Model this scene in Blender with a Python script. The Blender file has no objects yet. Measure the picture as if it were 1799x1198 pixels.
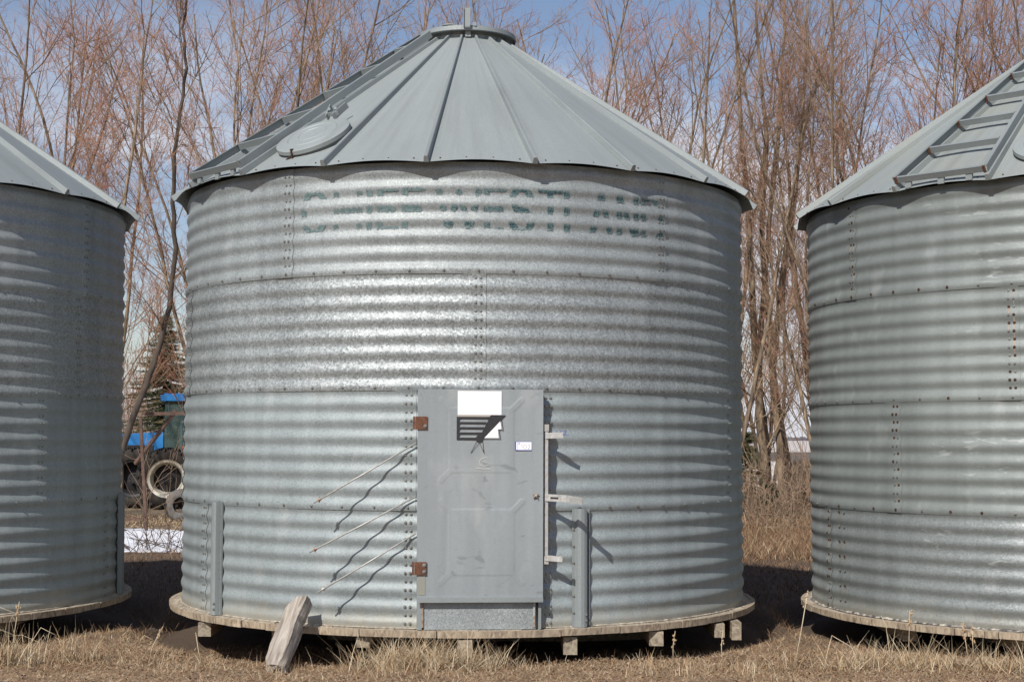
import bpy, math, random
import numpy as np
from mathutils import Vector, Matrix
random.seed(7); rng = np.random.default_rng(11)
sc = bpy.context.scene; COL = sc.collection
R_ = math.radians
TAU = 2 * math.pi

# ------------------------------------------------------------------ helpers
class MB:
    """collects verts / faces (with material slot and smooth flag) for ONE mesh"""
    def __init__(s): s.v = []; s.f = []; s.m = []; s.sm = []
    def add(s, vs, fs, mat=0, smooth=False):
        b = len(s.v); s.v.extend([tuple(p) for p in vs])
        for f in fs: s.f.append(tuple(i + b for i in f)); s.m.append(mat); s.sm.append(smooth)
    def box(s, c, size, mtx=None, mat=0, taper=None):
        hx, hy, hz = size[0] / 2, size[1] / 2, size[2] / 2
        vs = [Vector((x * hx, y * hy, z * hz)) for x in (-1, 1) for y in (-1, 1) for z in (-1, 1)]
        if mtx is not None: vs = [mtx @ v for v in vs]
        vs = [v + Vector(c) for v in vs]
        s.add(vs, [(0, 1, 3, 2), (4, 6, 7, 5), (0, 4, 5, 1), (2, 3, 7, 6), (0, 2, 6, 4), (1, 5, 7, 3)], mat)
    def bar(s, p, q, w, h, up=(0, 0, 1), mat=0):
        p, q = Vector(p), Vector(q); d = (q - p); L = d.length; d.normalize()
        x = d.cross(Vector(up)); x.normalize(); z = x.cross(d)
        s.box((p + q) / 2, (w, L, h), Matrix((x, d, z)).transposed(), mat)
    def tube(s, pts, rad, n=6, mat=0, cap=True, smooth=True):
        pts = [Vector(p) for p in pts]
        if not hasattr(rad, '__len__'): rad = [rad] * len(pts)
        vs = []; k = len(pts)
        prev = None
        for i, p in enumerate(pts):
            t = (pts[min(i + 1, k - 1)] - pts[max(i - 1, 0)]).normalized()
            if prev is None:
                a = Vector((0, 0, 1)) if abs(t.z) < .9 else Vector((1, 0, 0))
                x = t.cross(a).normalized()
            else:
                x = (prev - t * prev.dot(t)).normalized()
            prev = x; y = t.cross(x)
            for j in range(n):
                a = TAU * j / n; vs.append(p + (x * math.cos(a) + y * math.sin(a)) * rad[i])
        fs = [(i * n + j, i * n + (j + 1) % n, (i + 1) * n + (j + 1) % n, (i + 1) * n + j) for i in range(k - 1) for j in range(n)]
        if cap: fs += [tuple(range(n))[::-1], tuple((k - 1) * n + j for j in range(n))]
        s.add(vs, fs, mat, smooth)
    def lathe(s, prof, n=48, c=(0, 0, 0), mat=0, a0=0, a1=TAU, smooth=False, mtx=None):
        full = abs(a1 - a0 - TAU) < 1e-6; m = n if full else n + 1
        vs = []
        for j in range(m):
            a = a0 + (a1 - a0) * j / n
            for r, z in prof:
                v = Vector((r * math.sin(a), -r * math.cos(a), z))
                if mtx is not None: v = mtx @ v
                vs.append(v + Vector(c))
        k = len(prof)
        fs = [(j * k + i, ((j + 1) % m) * k + i, ((j + 1) % m) * k + i + 1, j * k + i + 1) for j in range(n) for i in range(k - 1)]
        s.add(vs, fs, mat, smooth)
    def grid(s, fn, us, vs_, mat=0, smooth=True):
        P = [fn(u, v) for u in us for v in vs_]; nv = len(vs_)
        s.add(P, [(i * nv + j, (i + 1) * nv + j, (i + 1) * nv + j + 1, i * nv + j + 1) for i in range(len(us) - 1) for j in range(nv - 1)], mat, smooth)
    def build(s, name, mats, parent=None, **props):
        me = bpy.data.meshes.new(name); me.from_pydata(s.v, [], s.f)
        for m in (mats if isinstance(mats, (list, tuple)) else [mats]): me.materials.append(m)
        me.polygons.foreach_set('material_index', s.m); me.polygons.foreach_set('use_smooth', s.sm)
        me.update()
        return link(name, me, parent, **props)

def link(name, me, parent=None, loc=None, **props):
    o = bpy.data.objects.new(name, me); COL.objects.link(o)
    if parent: o.parent = parent
    if loc is not None: o.location = loc
    for k, v in props.items(): o[k] = v
    return o
def empty(name, loc, label, category, group=None, rz=0):
    o = bpy.data.objects.new(name, None); COL.objects.link(o); o.location = loc; o.rotation_euler.z = rz
    o.empty_display_size = .2; o['label'] = label; o['category'] = category
    if group: o['group'] = group
    return o
def fast_mesh(name, V, F, mats, mi=None, smooth=False):
    me = bpy.data.meshes.new(name); V = np.asarray(V, np.float32); F = np.asarray(F, np.int32)
    k = F.shape[1]
    me.vertices.add(len(V)); me.vertices.foreach_set('co', V.ravel())
    me.loops.add(F.size); me.loops.foreach_set('vertex_index', F.ravel())
    me.polygons.add(len(F)); me.polygons.foreach_set('loop_start', np.arange(0, F.size, k, dtype=np.int32))
    try: me.polygons.foreach_set('loop_total', np.full(len(F), k, np.int32))
    except Exception: pass
    for m in (mats if isinstance(mats, (list, tuple)) else [mats]): me.materials.append(m)
    if mi is not None: me.polygons.foreach_set('material_index', np.asarray(mi, np.int32))
    if smooth: me.polygons.foreach_set('use_smooth', np.ones(len(F), bool))
    me.update(calc_edges=True); me.validate(); return me

# ------------------------------------------------------------------ materials
class N:
    def __init__(s, name, rough=.6, metal=0., col=(.5, .5, .5)):
        s.m = bpy.data.materials.new(name); s.m.use_nodes = True
        s.t = s.m.node_tree; s.b = s.t.nodes['Principled BSDF']
        s.b.inputs['Roughness'].default_value = rough; s.b.inputs['Metallic'].default_value = metal
        s.b.inputs['Base Color'].default_value = (*col, 1)
        s.tc = s.t.nodes.new('ShaderNodeTexCoord')
    def l(s, a, b): s.t.links.new(a, b)
    def co(s, sc=(1, 1, 1), out='Object'):
        mp = s.t.nodes.new('ShaderNodeMapping'); mp.inputs['Scale'].default_value = sc
        s.l(s.tc.outputs[out], mp.inputs['Vector']); return mp.outputs['Vector']
    def noise(s, scale, detail=3, sc=(1, 1, 1), dist=0, rough=.5):
        n = s.t.nodes.new('ShaderNodeTexNoise'); n.inputs['Scale'].default_value = scale
        n.inputs['Detail'].default_value = detail; n.inputs['Distortion'].default_value = dist; n.inputs['Roughness'].default_value = rough
        s.l(s.co(sc), n.inputs['Vector']); return n.outputs['Fac']
    def vor(s, scale, sc=(1, 1, 1), out='Color', feature='F1'):
        n = s.t.nodes.new('ShaderNodeTexVoronoi'); n.feature = feature; n.inputs['Scale'].default_value = scale
        s.l(s.co(sc), n.inputs['Vector']); return n.outputs[out]
    def ramp(s, fac, stops):
        r = s.t.nodes.new('ShaderNodeValToRGB'); e = r.color_ramp.elements
        while len(e) < len(stops): e.new(.5)
        for x, (p, c) in zip(e, stops):
            x.position = p; x.color = (*c, 1) if hasattr(c, '__len__') else (c, c, c, 1)
        s.l(fac, r.inputs['Fac']); return r.outputs['Color']
    def mix(s, fac, a, b, mode='MIX'):
        n = s.t.nodes.new('ShaderNodeMix'); n.data_type = 'RGBA'; n.blend_type = mode
        for q, v in ((0, fac), (6, a), (7, b)):
            sock = n.inputs[q]
            if isinstance(v, (int, float)): sock.default_value = v if q == 0 else (v, v, v, 1)
            elif isinstance(v, tuple): sock.default_value = (*v, 1)
            else: s.l(v, sock)
        return n.outputs[2]
    def rng(s, v, a, b, lo=0., hi=1.):
        n = s.t.nodes.new('ShaderNodeMapRange'); s.l(v, n.inputs[0])
        for i, x in enumerate((lo, hi, a, b)): n.inputs[i + 1].default_value = x
        return n.outputs[0]
    def math(s, op, a, b=0.):
        n = s.t.nodes.new('ShaderNodeMath'); n.operation = op
        for sock, v in ((n.inputs[0], a), (n.inputs[1], b)):
            if isinstance(v, (int, float)): sock.default_value = v
            else: s.l(v, sock)
        return n.outputs[0]
    def base(s, x): s.l(x, s.b.inputs['Base Color']); return s
    def rough(s, x): s.l(x, s.b.inputs['Roughness']); return s
    def bump(s, h, strength=.3, dist=.01):
        n = s.t.nodes.new('ShaderNodeBump'); n.inputs['Strength'].default_value = strength; n.inputs['Distance'].default_value = dist
        s.l(h, n.inputs['Height']); s.l(n.outputs['Normal'], s.b.inputs['Normal']); return s

def galv(name, col=(.42, .45, .46), spangle=90, contrast=.25, rough=.45, metal=.7, tilt=.15, streak=True, warm=0., dirt=.25, low=0., oxide=0):
    m = N(name, rough, metal)
    v = m.vor(spangle); v2 = m.vor(spangle * 2.3)
    bw = m.rng(v, 1 - contrast, 1 + contrast); bw2 = m.rng(v2, 1 - contrast * .6, 1 + contrast * .6)
    c = m.mix(1., col, bw, 'MULTIPLY'); c = m.mix(1., c, bw2, 'MULTIPLY')
    big = m.noise(1.3, 4, (1, 1, .6)); c = m.mix(1., c, m.rng(big, 1 - dirt * .6, 1 + dirt * .5, .3, .7), 'MULTIPLY')
    if streak:
        st = m.noise(9, 4, (1, 1, .06)); c = m.mix(1., c, m.rng(st, .9, 1.08, .3, .7), 'MULTIPLY')
        bl = m.noise(4, 5, (1, 1, .5)); c = m.mix(m.rng(bl, 0, .28, .58, .74), c, (.50, .51, .50))      # white oxide bloom
    if oxide:
        c = m.mix(m.math('MULTIPLY', m.rng(m.noise(7, 8, (1, 1, 4), 1.), 0, .5, .58, .68), m.rng(m.noise(1.1, 2, (1, 1, 2.5)), 0, 1, .58, .66)), c, (.46, .48, .47))
    if warm:
        c = m.mix(m.rng(m.noise(3, 3, (1, 1, .4)), 0, warm, .45, .75), c, (.33, .28, .19))
    if low:   # grime splashed up from the deck
        sp = m.t.nodes.new('ShaderNodeSeparateXYZ'); m.l(m.tc.outputs['Object'], sp.inputs[0])
        h = m.math('ADD', sp.outputs['Z'], m.rng(m.noise(6, 4), -.12, .12))
        c = m.mix(m.rng(h, low, 0., 0., .16), c, (.36, .31, .22))
    m.base(c)
    m.rough(m.math('ADD', m.rng(v, rough - .12, rough + .12), m.rng(big, -.05, .05)))
    # spangle: every crystal leans its own way
    g = m.t.nodes.new('ShaderNodeNewGeometry')
    sub = m.t.nodes.new('ShaderNodeVectorMath'); sub.operation = 'SUBTRACT'; m.l(v, sub.inputs[0]); sub.inputs[1].default_value = (.5, .5, .5)
    scl = m.t.nodes.new('ShaderNodeVectorMath'); scl.operation = 'SCALE'; m.l(sub.outputs[0], scl.inputs[0]); scl.inputs['Scale'].default_value = tilt
    ad = m.t.nodes.new('ShaderNodeVectorMath'); ad.operation = 'ADD'; m.l(g.outputs['Normal'], ad.inputs[0]); m.l(scl.outputs[0], ad.inputs[1])
    nm = m.t.nodes.new('ShaderNodeVectorMath'); nm.operation = 'NORMALIZE'; m.l(ad.outputs[0], nm.inputs[0])
    m.l(nm.outputs[0], m.b.inputs['Normal'])
    return m.m

M = {}
M['wall_fine'] = galv('galvanised_fine', (.264, .301, .306), 120, .15, .60, .20, .15, low=.5)
M['wall_mid'] = galv('galvanised_medium', (.284, .312, .315), 120, .24, .56, .26, .19)
M['wall_coarse'] = galv('galvanised_coarse', (.278, .303, .306), 80, .32, .52, .32, .26)
M['wall_dull'] = galv('galvanised_dull', (.212, .236, .228), 120, .07, .55, .22, .06, dirt=.3, oxide=1)
M['wall_dull_low'] = galv('galvanised_dull_low', (.225, .248, .246), 100, .15, .5, .3, .14, dirt=.3, low=.35, oxide=1)
M['roof'] = galv('galvanised_roof', (.278, .308, .306), 170, .07, .60, .18, .05, dirt=.07, streak=False)
M['roof_r'] = galv('galvanised_roof_weathered', (.268, .298, .292), 140, .07, .60, .16, .05, warm=.22, dirt=.05, streak=False)
M['trim'] = galv('galvanised_trim', (.235, .262, .264), 120, .06, .60, .15, .05, streak=False)
M['door'] = galv('galvanised_door', (.258, .284, .294), 160, .05, .55, .18, .03, dirt=.10)
M['bolt'] = galv('zinc_bolt', (.27, .275, .26), 60, .1, .33, .55, .05, streak=False)
def simple(name, stops, scale=8, rough=.8, metal=0, detail=5, sc=(1, 1, 1), bump=.3, dist=.01):
    m = N(name, rough, metal); n = m.noise(scale, detail, sc); m.base(m.ramp(n, stops))
    if bump: m.bump(n, bump, dist)
    return m.m
M['rust'] = simple('rust', [(.3, (.070, .028, .016)), (.7, (.165, .068, .036))], 40, .85)
M['rust_dark'] = simple('rust_dark', [(.3, (.035, .017, .012)), (.7, (.080, .038, .024))], 60, .9)
M['rust_stain'] = simple('rust_stain', [(.35, (.36, .30, .22)), (.7, (.26, .17, .10))], 30, .8, bump=0)
M['rusty_zinc'] = simple('rusty_zinc', [(.38, (.40, .41, .40)), (.5, (.34, .27, .20)), (.62, (.18, .07, .035))], 16, .6, .3)
M['white_oxide'] = simple('white_oxide', [(.3, (.50, .51, .50)), (.7, (.66, .66, .64))], 60, .8)
M['caulk'] = simple('flaking_caulk', [(.42, (.08, .075, .075)), (.55, (.30, .27, .23)), (.68, (.50, .46, .39))], 25, .9)
def wood(name, a, b, c, sc=(8, 1.2, 8), grain=26):
    m = N(name, .85); n = m.noise(grain, 6, (sc[0] / 8, sc[1] / 8, sc[2] / 8), 1.2); k = m.noise(3, 4)
    col = m.ramp(n, [(.3, a), (.5, b), (.72, c)])
    col = m.mix(m.rng(k, 0, .6, .4, .8), col, (b[0] * .7, b[1] * .72, b[2] * .78)); m.base(col); m.bump(n, .55, .012); return m.m
M['deck_end'] = wood('weathered_board', (.16, .12, .085), (.36, .285, .20), (.50, .42, .31), (8, 8, 3))
M['deck_top'] = wood('deck_board_top', (.20, .16, .12), (.40, .34, .26), (.56, .50, .40), (8, 1, 8))
M['beam'] = wood('skid_timber', (.14, .11, .08), (.30, .25, .18), (.42, .36, .27), (8, .8, 8))
M['post'] = wood('silvered_post', (.13, .105, .085), (.33, .285, .24), (.50, .45, .39), (8, 8, .7), 30)
M['white'] = N('white_sticker', .45, 0, (.86, .83, .82)).m
M['tag'] = N('white_tag', .5, 0, (.82, .83, .88)).m
M['black'] = simple('black_print', [(.3, (.012, .012, .014)), (.7, (.03, .03, .032))], 90, .5, bump=0)
M['blue_ink'] = N('blue_ink', .6, 0, (.06, .09, .42)).m
M['ink'] = N('black_ink', .6, 0, (.03, .03, .035)).m
M['chalk'] = N('chalk', .9, 0, (.62, .63, .55)).m
M['tan'] = N('tan_strip', .7, 0, (.36, .33, .29)).m
M['teal'] = simple('faded_teal_paint', [(.35, (.018, .055, .070)), (.7, (.050, .110, .125))], 60, .7, bump=0)
M['teal_pale'] = simple('rubbed_teal_paint', [(.35, (.10, .175, .180)), (.7, (.19, .25, .25))], 70, .65, bump=0)
M['alu'] = galv('bright_latch', (.50, .50, .48), 60, .1, .4, .6, .05, streak=False)
M['rod'] = simple('rod_steel', [(.35, (.36, .35, .32)), (.6, (.46, .45, .43))], 30, .5, .3, bump=0)

dm_ = bpy.data.materials['galvanised_door']; dnn = N('tmp'); bpy.data.materials.remove(dnn.m)
class _D(N):
    def __init__(s, m): s.m = m; s.t = m.node_tree; s.b = s.t.nodes['Principled BSDF']; s.tc = s.t.nodes.new('ShaderNodeTexCoord')
q_ = _D(dm_); src = q_.b.inputs['Base Color'].links[0].from_socket
c = q_.mix(q_.rng(q_.noise(5, 6, (1, 1, 1.6), 1.5), 0, .45, .63, .72), src, (.12, .13, .135)); c = q_.mix(q_.math('MULTIPLY', q_.rng(q_.noise(30, 3, (3, 3, .5), 3.), 0, .5, .66, .72), q_.rng(q_.noise(2.2, 2), 0, 1, .5, .6)), c, (.42, .44, .45)); q_.base(c)

for nm_, k_ in (('galvanised_roof', .35), ('galvanised_roof_weathered', .5)):
    q_ = _D(bpy.data.materials[nm_]); src = q_.b.inputs['Base Color'].links[0].from_socket
    sp_ = q_.t.nodes.new('ShaderNodeSeparateXYZ'); q_.l(q_.tc.outputs['Object'], sp_.inputs[0])
    an = q_.math('ARCTAN2', sp_.outputs['X'], sp_.outputs['Y']); cb_ = q_.t.nodes.new('ShaderNodeCombineXYZ'); q_.l(q_.math('MULTIPLY', an, 14.), cb_.inputs[0]); q_.l(q_.math('MULTIPLY', sp_.outputs['Z'], .6), cb_.inputs[1])
    nz_ = q_.t.nodes.new('ShaderNodeTexNoise'); nz_.inputs['Scale'].default_value = 1.6; nz_.inputs['Detail'].default_value = 7; nz_.inputs['Roughness'].default_value = .6; q_.l(cb_.outputs[0], nz_.inputs['Vector'])
    c = q_.mix(q_.rng(nz_.outputs['Fac'], 0, k_, .50, .70), src, (.20, .205, .185)); c = q_.mix(q_.rng(nz_.outputs['Fac'], .22, 0, .30, .45), c, (.36, .38, .38)); q_.base(c)
# ------------------------------------------------------------------ bins
RAD = 2.29; AMP = .0072
RINGS = [(3.215, 2.435, .1157), (2.435, 1.625, .81 / 7), (1.625, .801, .824 / 7), (.801, 0., .801 / 7)]   # top z, bottom z, pitch
def P(th, r, z): return (r * math.sin(th), -r * math.cos(th), z)
def wall_r(i, g):
    zt, zb, p = RINGS[i]
    off = .0035 * max(0., min(1., (.085 - g) / .03)) if i < 3 else 0.
    fade = 1. if i < 3 else min(1., g / .05)
    return RAD + AMP * math.sin(TAU * g / p) * fade + off

def wob(t, z, i): return .0014 * math.sin(t * 7 + i * 2) * math.sin(z * 4.3 + t * 3)
def bolt_mesh(mat, rust=False):
    b = MB(); b.lathe([(0, .0088), (.0050, .0088), (.0068, .0064), (.0070, .0026), (.0112, .0022), (.0117, 0)], 6, smooth=False)
    me = bpy.data.meshes.new('bolt'); me.from_pydata([tuple(v) for v in b.v], [], b.f); me.materials.append(mat); me.update(); return me
BOLT = {}
for k, m_ in (('zinc', M['bolt']), ('rust', M['rust_dark'])): BOLT[k] = bolt_mesh(m_)

def make_bin(name, loc, tilt, label, seams, rib0, wmats, roofmat, cam_az, rust=0., rings_extra=None, ladder=None, hatch=None, stiff=()):
    root = empty('grain_bin', loc, label, 'grain bin', 'galvanised grain bins standing in a row')
    root.rotation_euler.y = -tilt
    lr = random.Random(hash(len(name)) % 97 + 3)
    bolts = []      # (theta, z, r)
    # wall sheets, five to a ring
    for i, (zt, zb, p) in enumerate(RINGS):
        H = zt - zb; top = H + (.03 if i > 0 else 0.)
        ng = int(round(top / p * 14)); gs = [top * k / ng for k in range(ng + 1)]
        for k in range(5):
            t1 = R_(seams[i] + 72 * k); t0 = t1 - R_(75.2)
            ths = [t0 + (t1 - t0) * j / 50 for j in range(51)]
            b = MB()
            def fn(t, g, t0=t0, t1=t1, i=i, zb=zb):
                lap = .0048 * max(0., min(1., (t - (t1 - R_(4.2))) / R_(.8)))
                return P(t, wall_r(i, g) + lap + wob(t, zb + g, i), zb + g)
            b.grid(fn, ths, gs)
            b.build('wall_sheet', wmats[i][k % len(wmats[i])], root)
            # vertical bolt columns at the lap
            nb = int(H / (p / 2))
            for c in range(nb):
                g = p * .25 + c * p / 2
                if g > H - .02 or (i < 3 and g < .05): continue
                for d in (.9, 1.82):
                    bolts.append((t1 - R_(d), zb + g, wall_r(i, g) + .0050 + wob(t1 - R_(d), zb + g, i), c % 2))
            if i < 3:
                for c in range(12):
                    t = t1 - R_(1.35 + 6 * c); g = .0235; bolts.append((t, zb + g, wall_r(i, g) + .0012 + (.0048 if c == 0 else 0) + wob(t, zb + g, i), 2))
    if rings_extra: bolts += rings_extra
    # keep the bolts one can see from the yard side, the hundred that show largest as single parts
    D = math.hypot(loc[0], loc[1])
    vis = []
    for (t, z, r, c) in bolts:
        t = (t + math.pi) % TAU - math.pi; n = Vector((math.sin(t), -math.cos(t)))
        pos = Vector((loc[0] + r * n.x, loc[1] + r * n.y)); f = -(n.dot(pos.normalized()))
        infr = abs(pos.x / pos.y) < .34
        vis.append(((f if infr else f - 1), t, z, r, c))
    vis.sort(reverse=True)
    stuff = MB(); stuff_r = MB(); streaks = MB()
    door_side = name == 'mid'
    cnt = 0
    for (f, t, z, r, c) in vis:
        if f < -1.05: continue
        if door_side and R_(-6.1) < t < R_(14.9) and z < 1.64 and c != 3: continue
        rusty = lr.random() < rust
        m3 = Matrix.Rotation(t, 3, 'Z') @ Matrix.Rotation(R_(90), 3, 'X')
        if cnt < 100 and f > .05:
            o = link('bolt', BOLT['rust' if rusty else 'zinc'], root); o.matrix_local = Matrix.Translation(P(t, r - .0005, z)) @ m3.to_4x4(); cnt += 1
        else:
            me = BOLT['zinc']; tgt = stuff_r if rusty else stuff
            tgt.add([m3 @ v.co + Vector(P(t, r - .0005, z)) for v in me.vertices], [tuple(q.vertices) for q in me.polygons], 1 if rusty else 0)
        if rusty and f > 0:
            L = lr.uniform(.04, .13); w = lr.uniform(.0022, .0038)
            for i, (zt, zb, p) in enumerate(RINGS):
                if zb + .01 < z < zt:
                    steps = [z - L * q / 6 for q in range(7) if z - L * q / 6 > zb + .004]
                    if len(steps) > 1:
                        streaks.grid(lambda a, zz: P(t + a, wall_r(i, zz - zb) + .0042, zz), [-w / RAD, w / RAD], steps)
    both = MB(); both.add(stuff.v, stuff.f, 0); both.add(stuff_r.v, stuff_r.f, 1)
    both.build('bolt_rows', [M['bolt'], M['rust_dark']], root, kind='stuff')
    if streaks.v: streaks.build('rust_streaks', M['rust_stain'], root, kind='stuff')
    # roof: twenty panels, each a part, and their ribs
    re_, ze, rt, zt_ = 2.395, 3.195, .335, 4.61
    for k in range(20):
        a0 = R_(rib0 + 18 * k); a1 = a0 + R_(18)
        b = MB(); us = [j / 10 for j in range(11)]; vs_ = [j / 12 for j in range(13)]
        def fn(u, v):
            e0 = Vector(P(a0, re_, ze)); e1 = Vector(P(a1, re_, ze)); t0 = Vector(P(a0, rt, zt_)); t1 = Vector(P(a1, rt, zt_))
            e = e0.lerp(e1, u); t = t0.lerp(t1, u); q = e.lerp(t, v)
            q.z += .014 * math.sin(math.pi * u) * (1 - v) ** 3 + .010 * math.sin(math.pi * u) * (1 - v)
            return q
        b.grid(fn, us, vs_)
        b.build('roof_panel', roofmat, root)
        r0 = Vector(P(a0, re_ + .006, ze - .004)); r1 = Vector(P(a0, rt - .01, zt_)); rb = MB()
        dr = (r1 - r0).normalized(); nn = Vector((math.sin(a0), -math.cos(a0), 0)); tn = Vector((math.cos(a0), math.sin(a0), 0)); up = tn.cross(dr); up = up if up.z > 0 else -up
        prof = [(-.019, .002), (-.014, .044), (-.009, .049), (.009, .049), (.014, .044), (.019, .002)]
        vs2 = []
        for j in range(7):
            c = r0.lerp(r1, j / 6); s_ = 1 - .35 * j / 6
            for (x, h) in prof: vs2.append(c + tn * x * s_ + up * h * s_)
        rb.add(vs2, [(j * 6 + i, j * 6 + i + 1, (j + 1) * 6 + i + 1, (j + 1) * 6 + i) for j in range(6) for i in range(5)] + [(0, 1, 2, 3, 4, 5), tuple(36 + i for i in range(6))])
        ro = rb.build('roof_rib', M['trim'] if name != 'right' else roofmat, root)
    eb = MB()
    for k in range(20):
        for d in (2.2, 6.6, 11.2, 15.7):
            a = R_(rib0 + 18 * k + d); u = d / 18; q = Vector(P(a, 2.36 * math.cos(R_(9)) / math.cos(R_(d - 9)), 3.226)); q.z += .014 * math.sin(math.pi * u)
            eb.box(q, (.010, .010, .008))
    eb.build('eave_screws', M['rust_dark'], root, kind='stuff')
    # collar and lid
    b = MB(); b.lathe([(.350, 4.585), (.345, 4.625), (.318, 4.628), (.318, 4.60)], 48); b.lathe([(.318, 4.60), (.335, 4.655)], 48); b.build('roof_collar', M['trim'], root)
    b = MB(); b.lathe([(.0, 4.70), (.30, 4.695), (.392, 4.688), (.414, 4.682), (.418, 4.645), (.410, 4.640), (.398, 4.660), (.33, 4.645), (.0, 4.645)], 72)
    lid = b.build('roof_lid', M['trim'], root)
    if name == 'mid':
        b = MB()
        b.box((.012, -.432, 4.742), (.055, .006, .155)); b.box((-.014, -.440, 4.742), (.004, .020, .155)); b.box((.038, -.440, 4.742), (.004, .02, .155))
        b.box((.012, -.395, 4.66), (.055, .075, .006)); b.box((.020, -.375, 4.625), (.045, .01, .06)); b.box((.075, -.40, 4.69), (.03, .03, .03)); b.lathe([(0, .018), (.06, .014), (.075, 0)], 12, (-.13, -.30, 4.695))
        b.build('lid_latch', M['trim'], lid)
    if ladder is not None:
        lad = MB()
        def roofpt(a, s_, h, out=0.):   # s_ 0..1 up the slope
            q = Vector(P(a, re_, ze)).lerp(Vector(P(a, rt, zt_)), s_); n = Vector((math.sin(a) * .565, -math.cos(a) * .565, .825)); return q + n * h
        aL, aR = R_(rib0 + 18 * ladder), R_(rib0 + 18 * (ladder + 1))
        lm = MB()
        for side, a in ((1, aL), (-1, aR)):
            pass
        lo = None
        rails = []
        for side, a in ((1, aL), (-1, aR)):
            tn = Vector((math.cos(a), math.sin(a), 0)); n = Vector((math.sin(a) * .565, -math.cos(a) * .565, .825))
            m = MB(); p0 = roofpt(a, .012, 0); p1 = roofpt(a, .97, 0)
            o1 = tn * side * .0
            m.bar(p0 + n * .074 + o1, p1 + n * .070 + o1, .005, .052, n)
            m.bar(p0 + n * .1025 + o1 + tn * side * .012, p1 + n * .0985 + o1 + tn * side * .012, .028, .005, n)
            rails.append(m)
        l0 = rails[0].build('ladder_rail', M['trim'], root)
        l1 = rails[1].build('ladder_rail', M['trim'], root)
        for j, s_ in enumerate([.012, .20, .375, .545, .705, .85]):
            q0, q1 = roofpt(aL, s_, .075), roofpt(aR, s_, .075); n = ((Vector(P((aL + aR) / 2, .565, 0))) + Vector((0, 0, .825))).normalized()
            dd = (q1 - q0).normalized(); q0 = q0 + dd * .01; q1 = q1 - dd * .01
            m = MB(); m.bar(q0, q1, .005, .042, n); m.bar(q0 + n * .0235 + n.cross(dd) * 0.010, q1 + n * .0235 + n.cross(dd) * 0.010, .026, .004, n)
            rg = m.build('ladder_rung', M['trim'], root)
            m = MB()
            for q in (q0 + dd * .012, q1 - dd * .012): m.bar(q - n * .026, q + n * .030, .016, .018, dd)
            m.build('rung_bracket', M['rust'] if rust else M['trim'], rg)
        for f_ in (.14, .5, .8):
            m = MB(); q = roofpt(aL, .012, .03).lerp(roofpt(aR, .012, .03), f_); m.box(q, (.05, .02, .05), Matrix.Rotation((aL + aR) / 2, 3, 'Z')); m.build('ladder_foot', M['trim'], root)
    if hatch is not None:
        a, rr, hr = hatch; a = R_(a); s_ = (re_ - rr) / (re_ - rt)
        c = Vector(P(a, rr * 1.0, ze + (zt_ - ze) * s_)) ; n = Vector((math.sin(a) * .565, -math.cos(a) * .565, .825)).normalized()
        tn = Vector((math.cos(a), math.sin(a), 0)); y = n.cross(tn)
        mt = Matrix((tn, y, n)).transposed()
        b = MB(); b.lathe([(hr - .02, -.03), (hr - .02, .035)], 48, c, mtx=mt); b.build('hatch_collar', M['trim'], root)
        b = MB(); b.lathe([(0, .066), (.008, .060), (hr * .36, .060), (hr * .375, .064), (hr * .40, .060), (hr * .66, .056), (hr * .675, .060), (hr * .70, .056), (hr * .96, .050), (hr, .046), (hr + .002, .018), (hr - .012, .016), (hr - .012, .03)], 56, c, mtx=mt, smooth=False)
        h = b.build('hatch_lid', M['roof'], root)
        b = MB(); U = y if y.z > 0 else -y
        for sx in (-1, 1):
            b.bar(c + U * (hr - .03) + tn * sx * .03 + n * .07, c + U * (hr + .12) + tn * sx * .075 + n * .10, .008, .05, n)
            b.box(c + U * (hr + .03) + tn * sx * .03 + n * .115, (.02, .02, .02))
        b.bar(c + U * (hr + .0) - tn * .07 + n * .085, c + U * (hr + .0) + tn * .07 + n * .085, .01, .03, n)
        b.build('hatch_hinge', M['trim'], h)
        b = MB(); b.bar(c - U * (hr - .01) + n * .065, c - U * (hr + .012) + n * .0, .03, .008, tn); b.bar(c - U * (hr + .012) + n * .01 - tn * .02, c - U * (hr + .03) - tn * .05 + n * .0, .012, .012, n)
        b.build('hatch_clasp', M['rust_dark'], h)
    for (t0, zt) in stiff:     # upright stiffener channels bolted to the lowest ring
        b = MB(); prof = [(-.062, .012), (-.040, .012), (-.034, .050), (-.012, .058), (.012, .058), (.034, .050), (.040, .012), (.062, .012)]
        a = R_(t0); n = Vector((math.sin(a), -math.cos(a), 0)); tn = Vector((math.cos(a), math.sin(a), 0))
        vs = []
        for z in (.002, zt):
            for (x, h) in prof: vs.append(n * (RAD + h) + tn * x + Vector((0, 0, z)))
        b.add(vs, [(i, i + 1, 8 + i + 1, 8 + i) for i in range(7)])
        b.bar(n * (RAD + .016) + tn * .065 + Vector((0, 0, .002)), n * (RAD + .016) + tn * .065 + Vector((0, 0, zt)), .004, .016, n)
        so = b.build('stiffener', M['trim'], root)
        b = MB(); me = BOLT['zinc']; m3 = Matrix.Rotation(a, 3, 'Z') @ Matrix.Rotation(R_(90), 3, 'X')
        for j in range(6):
            for x in (-.051, .051):
                c = n * (RAD + .012) + tn * x + Vector((0, 0, .10 + j * .114 + .057 * (x > 0)))
                b.add([m3 @ v.co + c for v in me.vertices], [tuple(q.vertices) for q in me.polygons])
        for z in (.045, .085): b.add([m3 @ v.co + n * (RAD + .054) + tn * .026 + Vector((0, 0, z)) for v in me.vertices], [tuple(q.vertices) for q in me.polygons])
        b.build('stiffener_bolts', M['bolt'], so, kind='stuff')
    # caulk bead where the wall meets the deck
    b = MB(); n_ = 420; cr = random.Random(5)
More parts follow.
